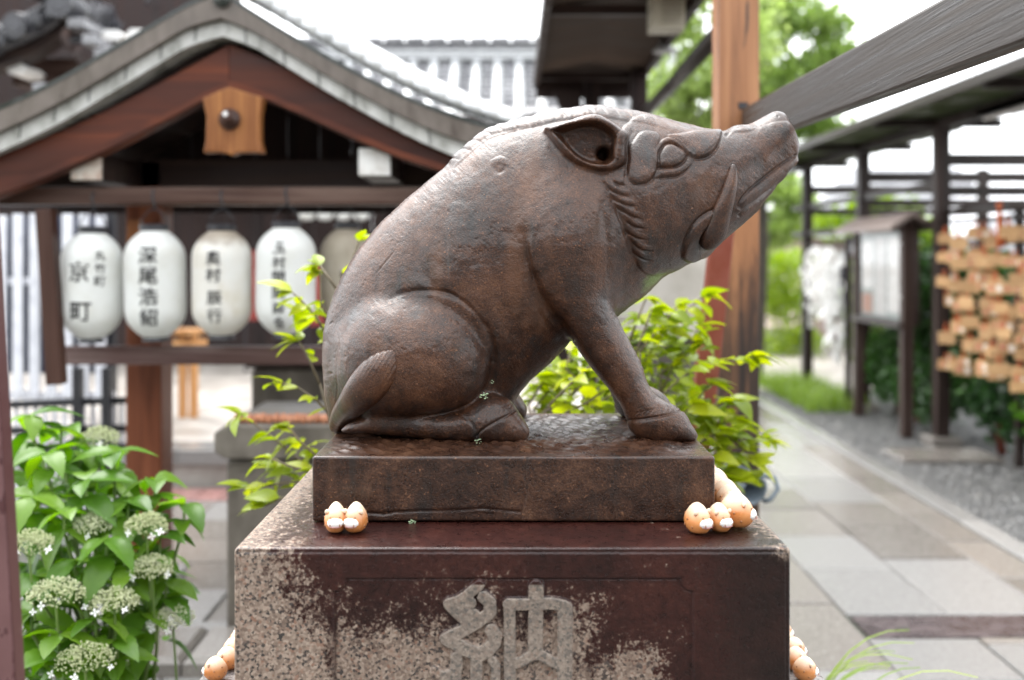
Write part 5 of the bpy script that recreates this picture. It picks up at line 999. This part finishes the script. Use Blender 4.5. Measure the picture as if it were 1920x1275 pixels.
def sprig_shrub(label, base, Y0, branches, nleaf, sc=1.0, spread=.05, ydep=.25, fill=None):
    T = thing('shrub', label, 'shrub', (base[0], base[1], 0)); tw_ = MB(); cnt = 0; rr = random.Random(len(branches) * 31 + int(Y0 * 10))
    for bi, br in enumerate(branches):
        yy = Y0 + rr.uniform(-.5, .5) * ydep; pts = [P(u, v, yy + .02 * i) for i, (u, v) in enumerate(br)]; pts = [Vector(p) for p in catmull(pts, .02)]
        tw_.tube(pts[::2] + [pts[-1]], [.004 * (1 - .6 * i / (len(pts[::2]) + 1)) for i in range(len(pts[::2]) + 1)], 5)
        tw_.tube([Vector((base[0], base[1], 0)), Vector((base[0], base[1], 0)).lerp(pts[0], .5) + Vector((0, .05, .1)), pts[0]], [.009, .007, .004], 5)
        for i in range(1, len(pts)):
            d = pts[i] - pts[i - 1]; az0 = math.atan2(d.y, d.x) - math.pi / 2
            for sd in (-1, 1):
                if rr.random() > nleaf or cnt > 290: continue
                az = az0 + sd * rr.uniform(.5, 1.3) + rr.uniform(-.4, .4); put_leaf(T, rr.choice(LIME), pts[i] + Vector((0, 0, .002)), az, rr.uniform(-.35, .75), rr.uniform(-.7, .7), sc * rr.uniform(.7, 1.15)); cnt += 1
        for k in range(3):
            d = pts[-1] - pts[-2]; put_leaf(T, rr.choice(LIME), pts[-1], math.atan2(d.y, d.x) - math.pi / 2 + rr.uniform(-.6, .6), rr.uniform(-.2, .7), rr.uniform(-.5, .5), sc * rr.uniform(.7, 1.1)); cnt += 1
    tw_.build('twigs', M_TWIG, T, True)
    if fill: tag(merged(T, 'inner_foliage', LIME, M_LIME, fill, sc, int(Y0 * 100)), kind='stuff')
    return T
LB = [[(612, 905), (560, 862), (505, 815), (452, 778)], [(600, 900), (540, 905), (462, 915)], [(622, 780), (575, 735), (520, 716)], [(625, 650), (592, 592), (548, 548)], [(640, 560), (650, 500), (672, 452)], [(590, 940), (540, 930), (498, 948)], [(600, 860), (565, 830), (540, 800)], [(600, 720), (585, 680), (560, 640)],
      [(610, 890), (560, 880), (510, 860)], [(630, 620), (602, 570), (600, 510)], [(600, 930), (560, 900), (520, 880)], [(630, 540), (612, 520), (600, 498)]]
sprig_shrub('lime green leafy shrub left of the pedestal, beside the lanterns', (-.28, 2.75, 0), 2.65, LB, .5, 1.0, ydep=.2, fill=[(560, 630, 570, 650, 2.7, 2.85, 8), (545, 620, 820, 920, 2.7, 2.9, 16)])
rrr = random.Random(3); RB = [[(1150, 760), (1200, 690), (1250, 620), (1322, 552)], [(1200, 780), (1290, 700), (1360, 680), (1416, 668)], [(1290, 820), (1360, 790), (1400, 800), (1436, 826)], [(1310, 860), (1370, 850), (1408, 868)], [(1320, 900), (1370, 900), (1400, 906)], [(1180, 700), (1200, 640), (1222, 580)], [(1230, 760), (1260, 690), (1300, 640)], [(1200, 660), (1240, 610), (1270, 575)],
      [(1290, 780), (1330, 760), (1370, 760)], [(1000, 770), (1040, 720), (1090, 690)], [(1020, 775), (1070, 740), (1120, 700)], [(1060, 775), (1110, 750), (1150, 715)], [(990, 760), (1010, 720), (1050, 690)], [(1030, 760), (1090, 700), (1140, 660)], [(1100, 770), (1140, 745), (1180, 720)], [(1180, 640), (1190, 600), (1210, 560)], [(1300, 840), (1350, 810), (1390, 840)], [(1240, 700), (1290, 660), (1310, 610)], [(1250, 800), (1300, 760), (1330, 720)], [(1000, 790), (1030, 760), (1060, 730)], [(1090, 720), (1060, 690), (1070, 660)]]
sprig_shrub('lime green leafy shrub right of the boar, seen between its legs', (.36, 2.85, 0), 2.8, RB, .8, 1.12, ydep=.35, fill=[(990, 1190, 665, 790, 2.9, 3.15, 130), (1170, 1310, 590, 800, 2.9, 3.15, 150), (1280, 1380, 740, 900, 2.85, 3.05, 50)])
# denser foliage inside the right shrub
def leaf_cloud(center, rad, n, size, seed, flatten=1.0, hollow=0.0):
    g = np.random.default_rng(seed); p = g.normal(size=(n, 3)); p /= np.linalg.norm(p, axis=1, keepdims=True); r = (hollow + (1 - hollow) * g.random(n)) ** (1 / 2.2); p = p * r[:, None] * np.array(rad) + np.array(center)
    # clumpy density
    c = np.array(center) + (g.random((max(6, n // 160), 3)) - .5) * 2 * np.array(rad) * .85; near = c[g.integers(0, len(c), n)]; k = g.random(n)[:, None] * .6; p = p * (1 - k) + near * k
    a = g.random(n) * 6.283; t = (g.random(n) - .5) * 2.0 * flatten; s_ = size * (.6 + .8 * g.random(n)); d = np.stack([np.cos(a) * np.cos(t), np.sin(a) * np.cos(t), np.sin(t)], 1)
    q = np.cross(d, g.normal(size=(n, 3))); q /= np.linalg.norm(q, axis=1, keepdims=True)
    return np.stack([p, p + (d * .5 + q * .32) * s_[:, None], p + d * s_[:, None], p + (d * .5 - q * .32) * s_[:, None]], 1).reshape(-1, 3), np.arange(4 * n).reshape(-1, 4)
def cloud_mesh(name, blobs, size, seed):
    V = []; Q = []; o = 0
    for i, (c, r, n) in enumerate(blobs):
        v, q = leaf_cloud(c, r, n, size, seed + i); V.append(v); Q.append(q + o); o += len(v)
    return np_mesh(name, np.concatenate(V), np.concatenate(Q), False)
M_MAPLE = leafmat('bright_maple_leaf', (.13, .20, .05), (.25, .34, .10), (.42, .50, .20), .55, .4); M_DGREEN = leafmat('dark_hedge_leaf', (.012, .035, .012), (.03, .075, .02), (.06, .14, .03), .3, .35); M_YG = leafmat('yellow_green_leaf', (.12, .20, .02), (.24, .35, .04), (.38, .46, .06), .45, .4)
M_BARK = pmat('bark', [(.035, .028, .022), (.08, .065, .05), (.13, .11, .09)], 20, (1, 1, .2), rough=.8, bmp=.6, rnd=0)
def tree(name, label, base, h, blobs, size, mat, seed, group=None, cat='tree'):
    T = thing(name, label, cat, base, group=group); B = Vector(base); tk_ = MB(); top = B + Vector((.1, 0, h)); tk_.tube([B, B.lerp(top, .4) + Vector((.08, .05, 0)), B.lerp(top, .75), top], [h * .035, h * .028, h * .018, h * .008], 8)
    for (c, r, n) in blobs[:7]:
        s_ = B.lerp(top, random.uniform(.45, .85)); tk_.tube([s_, s_.lerp(Vector(c), .5) + Vector((0, 0, .1)), Vector(c)], [h * .012, h * .008, h * .003], 5)
    tk_.build('trunk', M_BARK, T, True); me = cloud_mesh('crown', [(np.array(c) - np.array(base), r, n) for c, r, n in blobs], size, seed); place('crown', me, mat, T); return T
def pc(u, v, Y): return tuple(P(u, v, Y))
tree('maple_tree', 'bright green maple behind the shelter roof and pole', (1.9, 11.0, 0), 3.9, [(pc(1260, 60, 11), (.55, .6, .4), 800), (pc(1320, 160, 11), (.5, .6, .4), 750), (pc(1240, 170, 11), (.4, .5, .35), 520), (pc(1300, -20, 11), (.6, .6, .4), 700), (pc(1330, 240, 11), (.35, .5, .22), 330), (pc(1270, 230, 11.2), (.35, .5, .2), 300), (pc(1400, 60, 11), (.5, .6, .5), 600)], .10, M_MAPLE, 11)
tree('maple_tree', 'bright green maple right of the timber post, against the white sky', (3.0, 12.5, 0), 4.4, [(pc(1480, 40, 12.5), (.75, .7, .45), 1050), (pc(1540, 120, 12.5), (.6, .7, .35), 700), (pc(1460, 150, 12.5), (.6, .7, .4), 800), (pc(1500, 220, 12.5), (.65, .7, .35), 750), (pc(1450, -30, 12.5), (.6, .6, .4), 600), (pc(1560, 45, 12.5), (.35, .5, .3), 330), (pc(1450, 270, 12.6), (.45, .6, .25), 420), (pc(1540, 245, 12.6), (.35, .6, .2), 330)], .11, M_MAPLE, 31)
tree('leafy_tree', 'mid-green tree low behind the boar\'s snout at the path end', (3.4, 14.5, 0), 2.6, [(pc(1450, 340, 14.5), (.5, .6, .45), 700), (pc(1470, 410, 14.5), (.55, .6, .4), 700), (pc(1440, 440, 14.4), (.4, .5, .3), 420), (pc(1500, 380, 14.6), (.3, .5, .4), 320)], .11, M_MAPLE, 51)
tree('leafy_tree', 'green tree showing under the covered walk above the notice board', (5.0, 13.4, 0), 2.3, [(pc(1660, 400, 13.2), (.7, .6, .3), 800), (pc(1560, 420, 13.2), (.5, .5, .25), 420), (pc(1740, 440, 13.2), (.4, .5, .3), 380)], .10, M_YG, 71)
tree('clipped_bush', 'yellow-green clipped bush at the end of the path', (3.85, 16.0, 0), 1.2, [(pc(1465, 560, 16), (.75, .6, .55), 1500), (pc(1460, 500, 16), (.7, .6, .4), 900), (pc(1480, 640, 15.8), (.7, .5, .35), 900)], .09, M_YG, 91, cat='bush')
for i, (y, u_, lab) in enumerate(((7.2, 0, 'dark green hedge shrub under the near end of the plaque rack'), (8.4, 0, 'dark green hedge shrub behind the plaque rack post'), (9.6, 0, 'dark green hedge shrub behind the notice board'), (10.9, 0, 'dark green hedge shrub behind the tied white papers'))):
    x = 4.05; z = .6 if i == 0 else .85; tree('hedge_shrub', lab, (x, y, 0), .9, [((x, y, z), (.42, .7, z * .9), 2600), ((x + .1, y + .3, z * 1.6), (.35, .6, .4), 1300), ((x - .15, y - .3, z * .8), (.38, .5, .5), 1200)], .075, M_DGREEN if i != 3 else M_MAPLE, 120 + i * 9, 'hedge shrubs along the covered walk', 'shrub')
tree('low_shrub', 'glossy green low shrub in front of the gravel edge under the plaques', (3.75, 6.7, 0), .55, [((3.75, 6.75, .45), (.3, .45, .28), 700)], .075, M_HYD, 170, cat='shrub')
for x, y, h, lab in ((3.85, 7.6, .8, 'dark low shrub at the foot of the walk post, below the plaques'), (3.72, 8.75, .7, 'dark low shrub between the notice board and the walk post'), (3.75, 9.75, .9, 'dark low shrub behind the far post of the notice board')):
    tree('low_shrub', lab, (x, y, 0), h, [((x, y, h * .55), (.3, .5, h * .5), 1100), ((x, y + .35, h * .5), (.28, .35, h * .45), 700)], .07, M_DGREEN, int(y * 100), cat='shrub')
# grass patch behind the gravel
def blades(n, x0, x1, y0, y1, h, seed):
    g = np.random.default_rng(seed); V = []; Q = []
    for i in range(n):
        x, y = g.uniform(x0, x1), g.uniform(y0, y1); a = g.random() * 6.28; L = h * g.uniform(.5, 1.2); w_ = .006; b = len(V); dx, dy = math.cos(a), math.sin(a)
        for k in range(4): t = k / 3; r = L * .55 * t * t; z = L * t * (1 - .35 * t); V += [(x + dx * r - dy * w_ * (1 - t), y + dy * r + dx * w_ * (1 - t), z - .01), (x + dx * r + dy * w_ * (1 - t), y + dy * r - dx * w_ * (1 - t), z - .01)]
        Q += [(b + 2 * k, b + 2 * k + 1, b + 2 * k + 3, b + 2 * k + 2) for k in range(3)]
    return np_mesh('blades', V, Q)
M_GRASS = leafmat('bright_grass', (.12, .20, .03), (.22, .33, .05), (.40, .48, .12), .4, .4)
tag(place('grass_patch', blades(1500, 2.95, 3.6, 9.9, 12.2, .35, 5), M_GRASS), 'bright green grass clump below the tied white papers', 'grass', kind='stuff')
# arching grass tuft by the pedestal foot
gt = thing('grass_tuft', 'arching pale grass tuft at the right foot of the pedestal', 'grass', (.92, 2.75, 0)); g = random.Random(9)
for i in range(22):
    a = g.uniform(-1.0, .7); L = g.uniform(.38, .6); x, y, z = .84 + g.uniform(-.05, .05), 2.75 + g.uniform(-.1, .1), .14; mb = MB(); V = []
    for k in range(8):
        t = k / 7; r = L * (t ** 1.5) * .55; zz = z + L * 1.3 * t * (1 - .55 * t); w_ = .005 * (1 - t) + .0006; V += [(x + math.cos(a) * r + math.sin(a) * w_, y + math.sin(a) * r - math.cos(a) * w_, zz), (x + math.cos(a) * r - math.sin(a) * w_, y + math.sin(a) * r + math.cos(a) * w_, zz + .002)]
    mb.add(V, [(2 * k, 2 * k + 1, 2 * k + 3, 2 * k + 2) for k in range(7)]); mb.build('blade', M_GRASS, gt, True)
MB().box(.76, .86, 2.6, 2.9, -.03, .15).build('root_clump', M_GROUND, gt, bevel=.03)
# hydrangea
hy = thing('hydrangea', 'green hydrangea bush with pale lacecap flower heads at the lower left', 'shrub', (-1.12, 2.75, 0)); g = random.Random(21); stems = MB(); M_BUD = leafmat('pale_green_bud', (.34, .38, .20), (.50, .53, .33), (.66, .67, .54), .3, .6); M_PETAL = leafmat('white_petal', (.72, .74, .70), (.80, .80, .80), (.84, .84, .86), .35, .6)
heads = [(185, 822, 2.55, .85), (175, 985, 2.25, .8), (275, 985, 2.2, .8), (55, 1020, 2.1, .85), (105, 1115, 2.05, 1.0), (215, 1130, 2.1, .9), (285, 1065, 2.2, .8), (325, 1160, 2.25, .8), (160, 1238, 2.0, 1.0)]
tips = [(115, 805, 2.5), (215, 850, 2.4), (290, 900, 2.4), (345, 945, 2.35), (90, 850, 2.35), (160, 900, 2.3), (240, 940, 2.3), (120, 960, 2.2), (60, 930, 2.25), (200, 1010, 2.2), (300, 1010, 2.3), (140, 1050, 2.15), (240, 1070, 2.2), (70, 1080, 2.15), (310, 1090, 2.3), (180, 1160, 2.1), (110, 1190, 2.05), (270, 1150, 2.25), (60, 1150, 2.2), (220, 1200, 2.1), (120, 1250, 2.05), (190, 1265, 2.1), (60, 780, 2.45), (45, 900, 2.5), (260, 1030, 2.35), (90, 1000, 2.4), (150, 850, 2.6), (40, 830, 2.6), (230, 900, 2.6), (180, 960, 2.55), (100, 1140, 2.4), (200, 1100, 2.45), (60, 1240, 2.3), (250, 1110, 2.5), (60, 1060, 2.5), (160, 1200, 2.4), (30, 1270, 2.2), (130, 910, 2.45)]
heads = [(u, v, Y + .35, q * 1.1) for u, v, Y, q in heads]; tips = [(u, v, Y + .35) for u, v, Y in tips]
nl = 0
for u, v, Y in tips:
    c = Vector(P(u, v, Y)); b0_ = Vector((-1.12 + g.uniform(-.1, .1), 2.78 + g.uniform(-.1, .1), .0)); stems.tube([b0_, b0_.lerp(c, .5) + Vector((0, .05, .06)), c - Vector((0, 0, .05)), c], [.007, .005, .004, .003], 5); a0 = g.uniform(0, 6.28)
    for lv in range(2):
        for k in range(4 if lv == 0 else 3):
            if nl > 288: continue
            az = a0 + k * 1.57 + lv * .8 + g.uniform(-.3, .3); put_leaf(hy, g.choice(HYD), c - Vector((0, 0, lv * .045)), az, g.uniform(-.35, .45) - lv * .15, g.uniform(-.35, .35), g.uniform(.7, 1.08)); nl += 1
stems.build('stems', M_STEM, hy, True); tag(merged(hy, 'inner_foliage', HYD, M_HYD, [(30, 200, 830, 1000, 2.85, 3.1, 60), (30, 330, 950, 1290, 2.65, 3.05, 180)], .95, 77), kind='stuff')
pet = MB(); 
for k in range(4):
    a = k * 1.5708; pet.add([(0, 0, 0), (.009 * math.cos(a - .5), .009 * math.sin(a - .5), .002), (.015 * math.cos(a), .015 * math.sin(a), .001), (.009 * math.cos(a + .5), .009 * math.sin(a + .5), .002)], [(0, 1, 2, 3)])
pet_me = pet.mesh('floret'); pet_me.materials.append(M_PETAL)
for hi_, (u, v, Y, s_) in enumerate(heads):
    c = Vector(P(u, v, Y)); n = 520; V = []; Fc = []
    for i in range(n):
        rr_ = math.sqrt(g.random()) * .062 * s_; a = g.random() * 6.283; zz = .034 * s_ * (1 - (rr_ / (.066 * s_)) ** 2) + g.uniform(-.02, .006); p = c + Vector((rr_ * math.cos(a), rr_ * math.sin(a) * .9, zz)); q = .0022 * g.uniform(.7, 1.5); b = len(V)
        V += [p + Vector(e) * q for e in ((1, 0, 0), (-1, 0, 0), (0, 1, 0), (0, -1, 0), (0, 0, 1.2), (0, 0, -1.2))]; Fc += [(b + x, b + y, b + z) for x, y, z in ((0, 2, 4), (2, 1, 4), (1, 3, 4), (3, 0, 4), (2, 0, 5), (1, 2, 5), (3, 1, 5), (0, 3, 5))]
    hd = MB().add(V, Fc).build('flower_head', M_BUD, hy); tag(hd, kind='stuff')
    st_ = MB()
    for i in range(7): a = i / 7 * 6.283; st_.tube([c - Vector((0, 0, .03)), c + Vector((.04 * s_ * math.cos(a), .04 * s_ * math.sin(a), .006))], .0009, 4)
    st_.tube([c - Vector((0, 0, .03)), c - Vector((0, -.03, .2))], .003, 5); st_.build('flower_stalks', M_STEM, hy)
    for i in range(g.choice((2, 3, 4))):
        a = g.uniform(-2.8, -.2); o = place('floret', pet_me, None, hd); o.location = c + Vector((.068 * s_ * math.cos(a), .068 * s_ * math.sin(a), g.uniform(-.02, .0))) - Vector(hy.location); o.rotation_euler = (g.uniform(.6, 1.5), g.uniform(-.4, .4), g.uniform(-.5, .5)); k = g.uniform(.55, .9); o.scale = (k, k, k)
# ---------------------------------------------------------------- ceramic boar figurines
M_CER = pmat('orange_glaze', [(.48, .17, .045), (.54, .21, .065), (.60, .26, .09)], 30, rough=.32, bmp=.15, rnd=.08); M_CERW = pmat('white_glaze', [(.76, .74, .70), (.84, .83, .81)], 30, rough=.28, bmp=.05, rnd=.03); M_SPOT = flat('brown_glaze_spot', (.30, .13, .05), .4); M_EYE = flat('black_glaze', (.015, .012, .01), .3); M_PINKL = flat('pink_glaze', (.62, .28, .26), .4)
def fig_shape(th, ph):                       # egg-like crouching piglet facing -Y
    x, y, z = math.cos(th) * math.cos(ph), math.sin(th) * math.cos(ph), math.sin(ph)
    top = 1 + .22 * max(0, z) ** 3; wx = .0185 * (1 - .18 * max(0, z)); return (x * wx, y * .024 - .002 * max(0, -y) * (z < .2), .021 + z * .0225 * top if z > -.8 else .021 - .8 * .0225)
def fig_proto():
    T = thing('boar_figurine', 'x', 'figurine'); V = []; Q = []; n, m = 20, 14
    for j in range(m + 1):
        for i in range(n): V.append(fig_shape(2 * math.pi * i / n, -math.pi / 2 + math.pi * j / m))
    Q = [(j * n + i, j * n + (i + 1) % n, (j + 1) * n + (i + 1) % n, (j + 1) * n + i) for j in range(m) for i in range(n)]
    me = bpy.data.meshes.new('figurine_body'); me.from_pydata(V, [], Q); me.polygons.foreach_set('use_smooth', [True] * len(Q)); place('body', me, M_CER, T)
    def ell(name, c, r, mat, par=T, rot=None):
        o = place(name, MB().lathe([(math.cos(a) * 1.0 + 1e-5, math.sin(a)) for a in np.linspace(-1.57, 1.57, 8)], 12, caps=False).mesh(name, smooth=True), mat, par); o.location = c; o.scale = r
        if rot: o.rotation_euler = rot
        return o
    mz = ell('muzzle', (0, -.0178, .0195), (.0130, .0102, .0092), M_CERW); 
    o = place('mouth', MB().tube([(-.010, -.0235, .0155), (-.005, -.0277, .0150), (.005, -.0277, .0150), (.010, -.0235, .0155)], .0005, 5).mesh('mouth'), M_PINKL, T)
    for s_ in (-1, 1):
        ell('eye', (s_ * .0075, -.0205, .0285), (.0009, .0009, .0011), M_EYE); ell('nostril', (s_ * .0025, -.0275, .0225), (.0006, .0006, .0007), M_EYE); ell('ear', (s_ * .0125, -.010, .0345), (.0042, .003, .0052), M_CER, T, (.3, s_ * .5, 0))
        ell('tusk', (s_ * .0075, -.0262, .0172), (.0009, .0007, .0022), M_SPOT)
        for a, b in ((.15, .024), (.9, .030), (-.25, .013), (.6, .014), (1.15, .019)):
            th = -s_ * 0 + (a if s_ > 0 else math.pi - a); ph = math.asin(max(-.9, min(.9, (b - .021) / .0225))); x, y, z = fig_shape(th, ph); o = ell('spot', (x * .985, y * .985, z), (.0017, .0017, .0017), M_SPOT)
    return T
def lit_top_tint(m):  # paler towards the top: bright overhead light put into the body colour
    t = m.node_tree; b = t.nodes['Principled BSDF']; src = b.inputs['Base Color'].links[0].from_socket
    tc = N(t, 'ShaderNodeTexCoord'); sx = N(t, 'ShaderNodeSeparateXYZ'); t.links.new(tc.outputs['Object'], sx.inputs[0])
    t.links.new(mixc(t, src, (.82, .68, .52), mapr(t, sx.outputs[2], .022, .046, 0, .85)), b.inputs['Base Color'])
lit_top_tint(M_CER); FP = fig_proto(); FG = 'ceramic boar figurines'; used_ = [0]
def fig(u, v, Y, z, rz, label, x=None, s_=1.0):
    o = FP if not used_[0] else copy_tree(FP); used_[0] = 1; o.location = (PX(u, Y) if x is None else x, Y, z); o.rotation_euler = (0, 0, rz); o.scale = (s_, s_, s_); tag(o, label, 'figurine', FG)
R = math.radians
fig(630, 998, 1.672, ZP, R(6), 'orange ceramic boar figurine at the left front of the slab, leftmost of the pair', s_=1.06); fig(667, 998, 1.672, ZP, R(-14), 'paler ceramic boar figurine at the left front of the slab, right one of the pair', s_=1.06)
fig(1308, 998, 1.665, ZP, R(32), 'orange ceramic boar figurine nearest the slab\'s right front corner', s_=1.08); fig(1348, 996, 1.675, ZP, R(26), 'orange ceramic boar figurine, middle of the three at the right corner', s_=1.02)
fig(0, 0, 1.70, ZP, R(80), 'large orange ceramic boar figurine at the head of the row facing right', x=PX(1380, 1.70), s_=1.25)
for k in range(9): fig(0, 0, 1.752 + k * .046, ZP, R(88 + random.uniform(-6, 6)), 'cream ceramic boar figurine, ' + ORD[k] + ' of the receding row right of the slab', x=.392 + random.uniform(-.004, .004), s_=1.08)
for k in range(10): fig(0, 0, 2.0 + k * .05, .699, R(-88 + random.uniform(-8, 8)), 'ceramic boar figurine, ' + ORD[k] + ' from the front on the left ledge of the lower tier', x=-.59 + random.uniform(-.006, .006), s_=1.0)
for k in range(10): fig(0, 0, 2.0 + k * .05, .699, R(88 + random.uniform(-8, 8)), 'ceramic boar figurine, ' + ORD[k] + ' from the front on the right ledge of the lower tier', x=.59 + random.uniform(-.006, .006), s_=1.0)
# ---------------------------------------------------------------- unseen hall and trees added behind the viewer to darken reflections in the boar
rh = thing('added_dark_hall', 'added dark timber hall with deep eaves, unseen behind the viewer, for dark reflections in the boar', 'building', (0, -8.2, 0))
for i in range(36): MB().box(-9 + i * .5, -9 + i * .5 + .49, -8.3, -8.22, .3, 3.6).build('wall_board', M_BROWNV if i % 3 else M_DARKV, rh)
for i in range(7): MB().box(-8.6 + i * 2.8, -8.4 + i * 2.8, -7.6, -7.4, 0, 3.5).build('column', M_REDV, rh)
MB().box(-9.4, 9.4, -9.0, -7.2, -.03, .29).build('platform', M_CONC, rh)
MB().prism([(-10, 3.5), (10, 3.5), (9.6, 3.75), (-9.6, 3.75)], -9.5, -6.4).build('eave', M_DARK, rh)
MB().add([(-10, -6.4, 3.751), (10, -6.4, 3.751), (10, -9.5, 5.6), (-10, -9.5, 5.6), (-10, -9.6, 3.76), (10, -9.6, 3.76)], [(0, 1, 2, 3), (3, 2, 5, 4), (0, 3, 4), (1, 5, 2)]).build('roof', M_TILE, rh)
for i, (x, y, h) in enumerate(((-7.5, -4.5, 4.6), (6.8, -4.2, 4.8))):
    tree('added_tree', 'added unseen leafy tree ' + ('left' if i == 0 else 'right') + ' of the viewer beside the added dark hall', (x, y, 0), h, [((x + a, y + b, h * .75 + c), (1.1, 1.1, .8), 900) for a, b, c in ((0, 0, 0), (.9, .4, .3), (-.8, .3, .2), (.2, -.8, -.2), (0, .6, .9))], .16, M_MAPLE, 300 + 20 * i)
